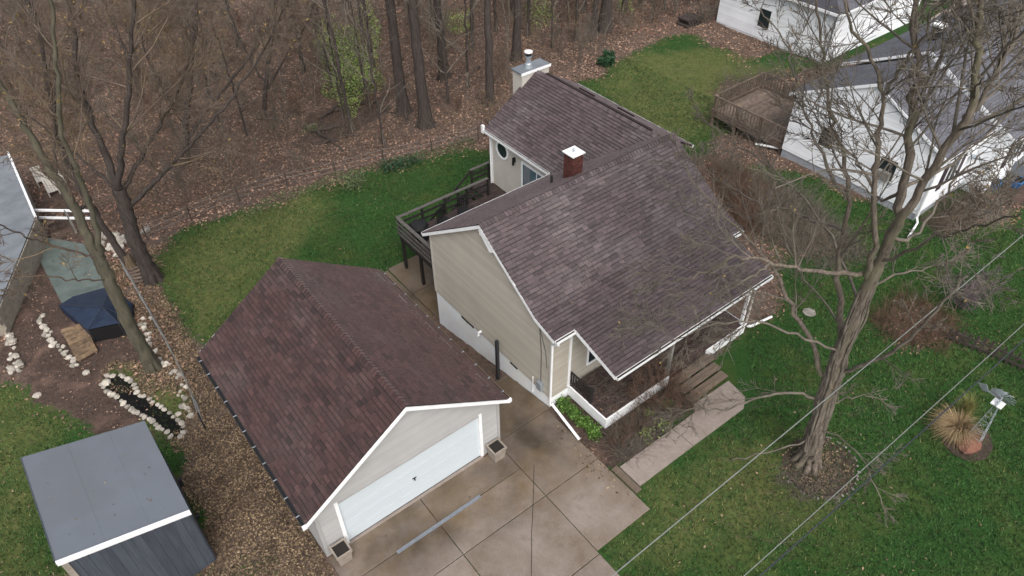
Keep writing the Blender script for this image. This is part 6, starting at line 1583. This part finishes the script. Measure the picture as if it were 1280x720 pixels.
# green understory haze in the hollow and small clumps along the lawn edge
def leaf_cloud(name, label, pixpoly, n, h, mat, size, seed, kind='stuff'):
    rs = np.random.default_rng(seed); poly = np.array(pix_poly(pixpoly)); lo, hi = poly.min(0), poly.max(0); x = rs.uniform(lo[0], hi[0], n * 4); y = rs.uniform(lo[1], hi[1], n * 4); ok = inside(poly, x, y); x, y = x[ok][:n], y[ok][:n]
    cl = np.sin(x * 1.9 + 1.3 * np.sin(y * 1.1)) * np.cos(y * 1.5 + seed); hh = h * np.clip(.55 + .5 * cl, .08, 1)
    z = hz(x, y) + rs.random(len(x)) * hh; V, F, t = quads(np.stack([x, y, z], 1), size, rs, .2); o = link_mesh(name, np_mesh(name, V, F, mat, t)); return tag(o, label, 'undergrowth', kind=kind)
leaf_cloud('understory', 'green undergrowth in the hollow of the woods', [(392, 60), (415, 35), (440, 48), (466, 22), (478, 50), (470, 85), (484, 110), (455, 128), (440, 155), (420, 128), (402, 120), (408, 90)], 7500, 2.2, 'leaf_under', .065, 1)
leaf_cloud('understory', 'pale green sprouting brush among the woods trunks', [(555, 20), (590, 20), (590, 45), (560, 45)], 900, 1.2, 'leaf_under', .06, 2)
leaf_cloud('understory', 'yellow green sprouting brush behind the flue chimney', [(655, 10), (690, 8), (695, 35), (660, 40)], 800, 1.4, 'leaf_under', .06, 3)
leaf_cloud('understory', 'green sprouts at the base of the stout far trunk', [(770, 5), (790, 3), (792, 18), (772, 18)], 500, 1.0, 'leaf_under', .06, 4)
leaf_cloud('edge_weeds', 'grey green weeds along the woods edge of the back lawn', [(300, 262), (420, 218), (510, 195), (590, 172), (598, 182), (520, 204), (430, 226), (310, 275)], 3000, .35, 'leaf_weed', .045, 5)
for i, (px, py, n, h) in enumerate(((445, 233, 500, .8), (487, 212, 350, .5), (500, 208, 350, .5), (516, 204, 300, .5), (390, 165, 300, .5))):
    p = G(px, py); t = thing('green_bush', 'small green bush where the back lawn meets the woods', 'bush', tuple(p), 'green bushes at the woods edge'); rs = np.random.default_rng(740 + i)
    c = p + np.stack([rs.normal(0, .28, n), rs.normal(0, .28, n), np.abs(rs.normal(h * .4, h * .25, n))], 1); V, F, tt = quads(c, .06, rs, .2); o = link_mesh('leaves', np_mesh('leaves', V - p, F, 'leaf_dark' if i in (1, 2, 3) else 'leaf_weed', tt), t); o['kind'] = 'stuff'
    m = MB()
    for k in range(7): m.tube([p + [0, 0, -.03], p + [rs.normal(0, .2), rs.normal(0, .2), h * .8]], .008, 4)
    m.build('stems', 'twig', t)
p = G(1011, 391); o = link_mesh('flat_stone', rock_mesh('flat_stone', 0.28, 'stone_grey', 0.25, 17), None, (p[0], p[1], p[2] + 0.03)); tag(o, 'flat grey stone lying in the grass between house and big tree', 'stone')
# fallen logs
for i, (a, b, r, lab) in enumerate((((395, 165), (440, 158), .12, 'short fallen log near the green hollow'), ((478, 95), (400, 150), .14, 'long mossy fallen log slanting across the green hollow'), ((520, 90), (480, 115), .12, 'fallen log leading to the thick woods trunk'), ((395, 182), (425, 176), .08, 'broken branch on the leaf litter by the hollow'), ((600, 85), (560, 110), .09, 'fallen limb between the woods trunks'), ((375, 158), (430, 190), .10, 'dark fallen log along the near side of the hollow'), ((410, 178), (450, 170), .06, 'thin dark branch lying in the hollow'), ((470, 140), (510, 150), .07, 'fallen branch before the thick pair of trunks'), ((420, 140), (470, 128), .16, 'thick dark rotting log at the bottom of the hollow'))):
    p, q = G(*a), G(*b); T = Tree(800 + i); P, R = T.limb([p + [0, 0, r * .6], (p + q) / 2 + [.2, .1, r * .9], q + [0, 0, r * .6]], r, r * .6, 12, .04); V, F = tube_np([P], [R], 7)
    o = link_mesh('fallen_log', np_mesh('fallen_log', V - p, F, 'bark_woods', smooth=True), None, tuple(p)); tag(o, lab, 'log')

# ------------------------------------------------------------------ grass and fallen leaves
SOLID = [[(2.0, -5), (8.5, -5), (8.5, 6.9), (10.7, 6.9), (10.7, 11.9), (19.9, 11.9), (19.9, 16.6), (22.8, 16.6), (22.8, 24.6), (17.2, 24.6), (17.2, 23.5), (8.9, 23.5), (8.9, 19.4), (2.0, 19.4)], [(10.9, 7.6), (16.7, 7.6), (19, 10), (19, 12), (10.9, 12)], [(-3.6, 14), (-.5, 14), (-.5, 18), (-3.6, 18)], [(30.8, 8.8), (46, 8.8), (46, 17.1), (30.8, 17.1)], [(43, 22.6), (54, 22.6), (54, 31.6), (43, 31.6)]]
def scatter(n, bx, seed, want, dens=None):
    rs = np.random.default_rng(seed); x = rs.uniform(bx[0], bx[1], n); y = rs.uniform(bx[2], bx[3], n)
    zl_, zs_, zd_ = zone_at(x, y); keep = want(zl_, zs_, zd_, x, y, rs.random(n))
    for s in SOLID: keep &= ~inside(s, x, y)
    c, w_ = x * 0, None
    px = (np.stack([x, y, hz(x, y) - CAM_H], 1)); zc = px @ CF; u = 640 + FOC * (px @ CR) / zc; v = 360 - FOC * (px @ CU) / zc
    keep &= (zc > 1) & (u > -120) & (u < 1400) & (v > -120) & (v < 840)
    return x[keep], y[keep], rs
def leaves(name, label, n, bx, want, mat, size, seed, flat=.75):
    x, y, rs = scatter(n, bx, seed, want); c = np.stack([x, y, hz(x, y) + rs.uniform(.015, .05, len(x))], 1); V, F, t = quads(c, size, rs, flat); o = link_mesh(name, np_mesh(name, V, F, mat, t)); tag(o, label, 'leaves', kind='stuff')
leaves('leaf_litter', 'brown fallen leaves carpeting the woods floor', 150000, (-6, 52, 22, 70), lambda l, s, d, x, y, r: (l > .12 + .68 * r) & (s < .5), 'leaf_brown', .08, 31, .6)
leaves('leaf_litter', 'tan fallen leaves drifted between shed and garage', 70000, (-1.5, 3.6, 8, 32), lambda l, s, d, x, y, r: (l > .5) & (s < .5) & (x < 2.05 + (y > 19) * 5), 'leaf_tan', .042, 32, .5)
leaves('mulch_leaves', 'scattered leaves on the mulch beds', 26000, (-6, 27, 2, 34), lambda l, s, d, x, y, r: (s > .5) & (r < .9), 'leaf_brown', .04, 33, .6)
leaves('lawn_leaves', 'few fallen leaves dotted over the lawns', 16000, (-8, 36, -2, 34), lambda l, s, d, x, y, r: (l < .5) & (s < .5) & (r < .10 + .2 * d + .25 * (np.sin(x * 1.3 + y) * np.sin(y * .9 - x * .4) > .55)), 'leaf_tan', .05, 34, .8)
brush('lawn_twigs', 'fallen twigs strewn on the grass under the big tree', [(880, 560), (1000, 430), (1100, 480), (1120, 640), (1000, 700), (850, 660)], 420, 'twig_brown', (.2, .7), 8, .006, .12)
leaves('strip_leaves', 'brown leaves under the brush between the houses', 22000, (20, 36, 2, 22), lambda l, s, d, x, y, r: (l > .4), 'leaf_brown', .06, 35, .6)
rs = np.random.default_rng(36); n = 160                     # leaves on roofs, drive and porch
def leaves_on(name, label, n, f, size, seed):
    rs = np.random.default_rng(seed); c = f(rs, n); V, F, t = quads(c, size, rs, .85); o = link_mesh(name, np_mesh(name, V, F, 'leaf_tan', t)); tag(o, label, 'leaves', kind='stuff')
def f1(rs, n):
    y = rs.uniform(9.9, 15.3, n); x = rs.uniform(11.7, 19, n); y = np.where(rs.random(n) < .5, rs.normal(12.6, .7, n), y); z = np.where(y > kY, Rz - kA * (Ry - y), low(y)) + .022; return np.stack([x, y, z], 1)
leaves_on('roof_leaves', 'few leaves lying on the house roof', 330, f1, .035, 41)
leaves_on('bed_leaves', 'leaves and bark bits in the front tree ring', 900, lambda rs, n: np.stack([base[0] + .2 + rs.normal(0, .5, n).clip(-1.1, 1.1), base[1] - .35 + rs.normal(0, .45, n).clip(-1, 1), np.full(n, .03)], 1), .045, 45)
leaves_on('driveway_leaves', 'leaves scattered on the driveway next to the porch bed', 130, lambda rs, n: np.stack([np.clip(rs.normal(10.45, .35, n), 8.5, 10.85), np.clip(rs.normal(9.4, .8, n), 7, 11.8), np.full(n, .055)], 1), .045, 42)
leaves_on('shed_roof_leaves', 'few leaves on the grey shed roof', 26, lambda rs, n: (lambda x: np.stack([x, rs.uniform(14.3, 17.9, n), sz(x) + .03], 1))(rs.uniform(-3.5, -.7, n)), .03, 46)
leaves_on('porch_leaves', 'leaves scattered on the dark porch boards', 200, lambda rs, n: np.stack([rs.uniform(11.75, 18.9, n), rs.uniform(10.1, 11.8, n), np.full(n, .56)], 1), .04, 43)
brush_ = np.random.default_rng(44); paths = []; rads = []
for i in range(650):
    p = np.array([brush_.uniform(11.75, 18.8), brush_.uniform(10.1, 11.8), .562]); a = brush_.uniform(0, 6.28); L = brush_.uniform(.2, 1.0); P = np.array([p + [math.cos(a) * L * f + brush_.normal(0, .03), math.sin(a) * L * f * .7 + brush_.normal(0, .03), brush_.uniform(0, .06) + .1 * f] for f in np.linspace(0, 1, 5)])
    P[:, 0] = np.clip(P[:, 0], 11.68, 18.9); P[:, 1] = np.clip(P[:, 1], 10.02, 11.88); paths.append(P); rads.append(np.linspace(.008, .004, 5))
V, F = tube_np(paths, rads, 3); tag(link_mesh('porch_twigs', np_mesh('porch_twigs', V, F, 'twig')), 'fallen twigs strewn over the dark porch boards', 'twigs', kind='stuff')
def blades(name, label, n, bx, want, mat, h, w, seed):
    x, y, rs = scatter(n, bx, seed, want); k = 3; x = np.repeat(x, k) + rs.normal(0, .03, len(x) * k); y = np.repeat(y, k) + rs.normal(0, .03, len(y) * k); m = len(x)
    a = rs.uniform(0, 6.28, m); hh = h * rs.uniform(.5, 1.2, m); ln = rs.uniform(.3, 1.1, m) * hh; b = rs.uniform(0, 6.28, m); z = hz(x, y) + .0
    B0 = np.stack([x - w * np.cos(a), y - w * np.sin(a), z], 1); B1 = np.stack([x + w * np.cos(a), y + w * np.sin(a), z], 1); Tp = np.stack([x + ln * np.cos(b), y + ln * np.sin(b), z + hh], 1)
    V = np.stack([B0, B1, Tp], 1).reshape(-1, 3); o = link_mesh(name, np_mesh(name, V, np.arange(m * 3).reshape(-1, 3), mat, rs.random(m))); tag(o, label, 'grass', kind='stuff')
blades('grass', 'green lawn grass around the houses', 230000, (-8, 34, -3, 34), lambda l, s, d, x, y, r: (l < .2 + .6 * np.roll(r, 7)) & (s < .5) & (r > .45 * d), 'blade', .095, .0125, 51)
blades('grass', 'dry yellowish grass patches of the lawns', 95000, (-8, 40, -3, 36), lambda l, s, d, x, y, r: (l < .2 + .6 * np.roll(r, 7)) & (s < .5) & (r < .15 + .6 * d + .4 * (l > .15)), 'blade_dry', .10, .012, 52)
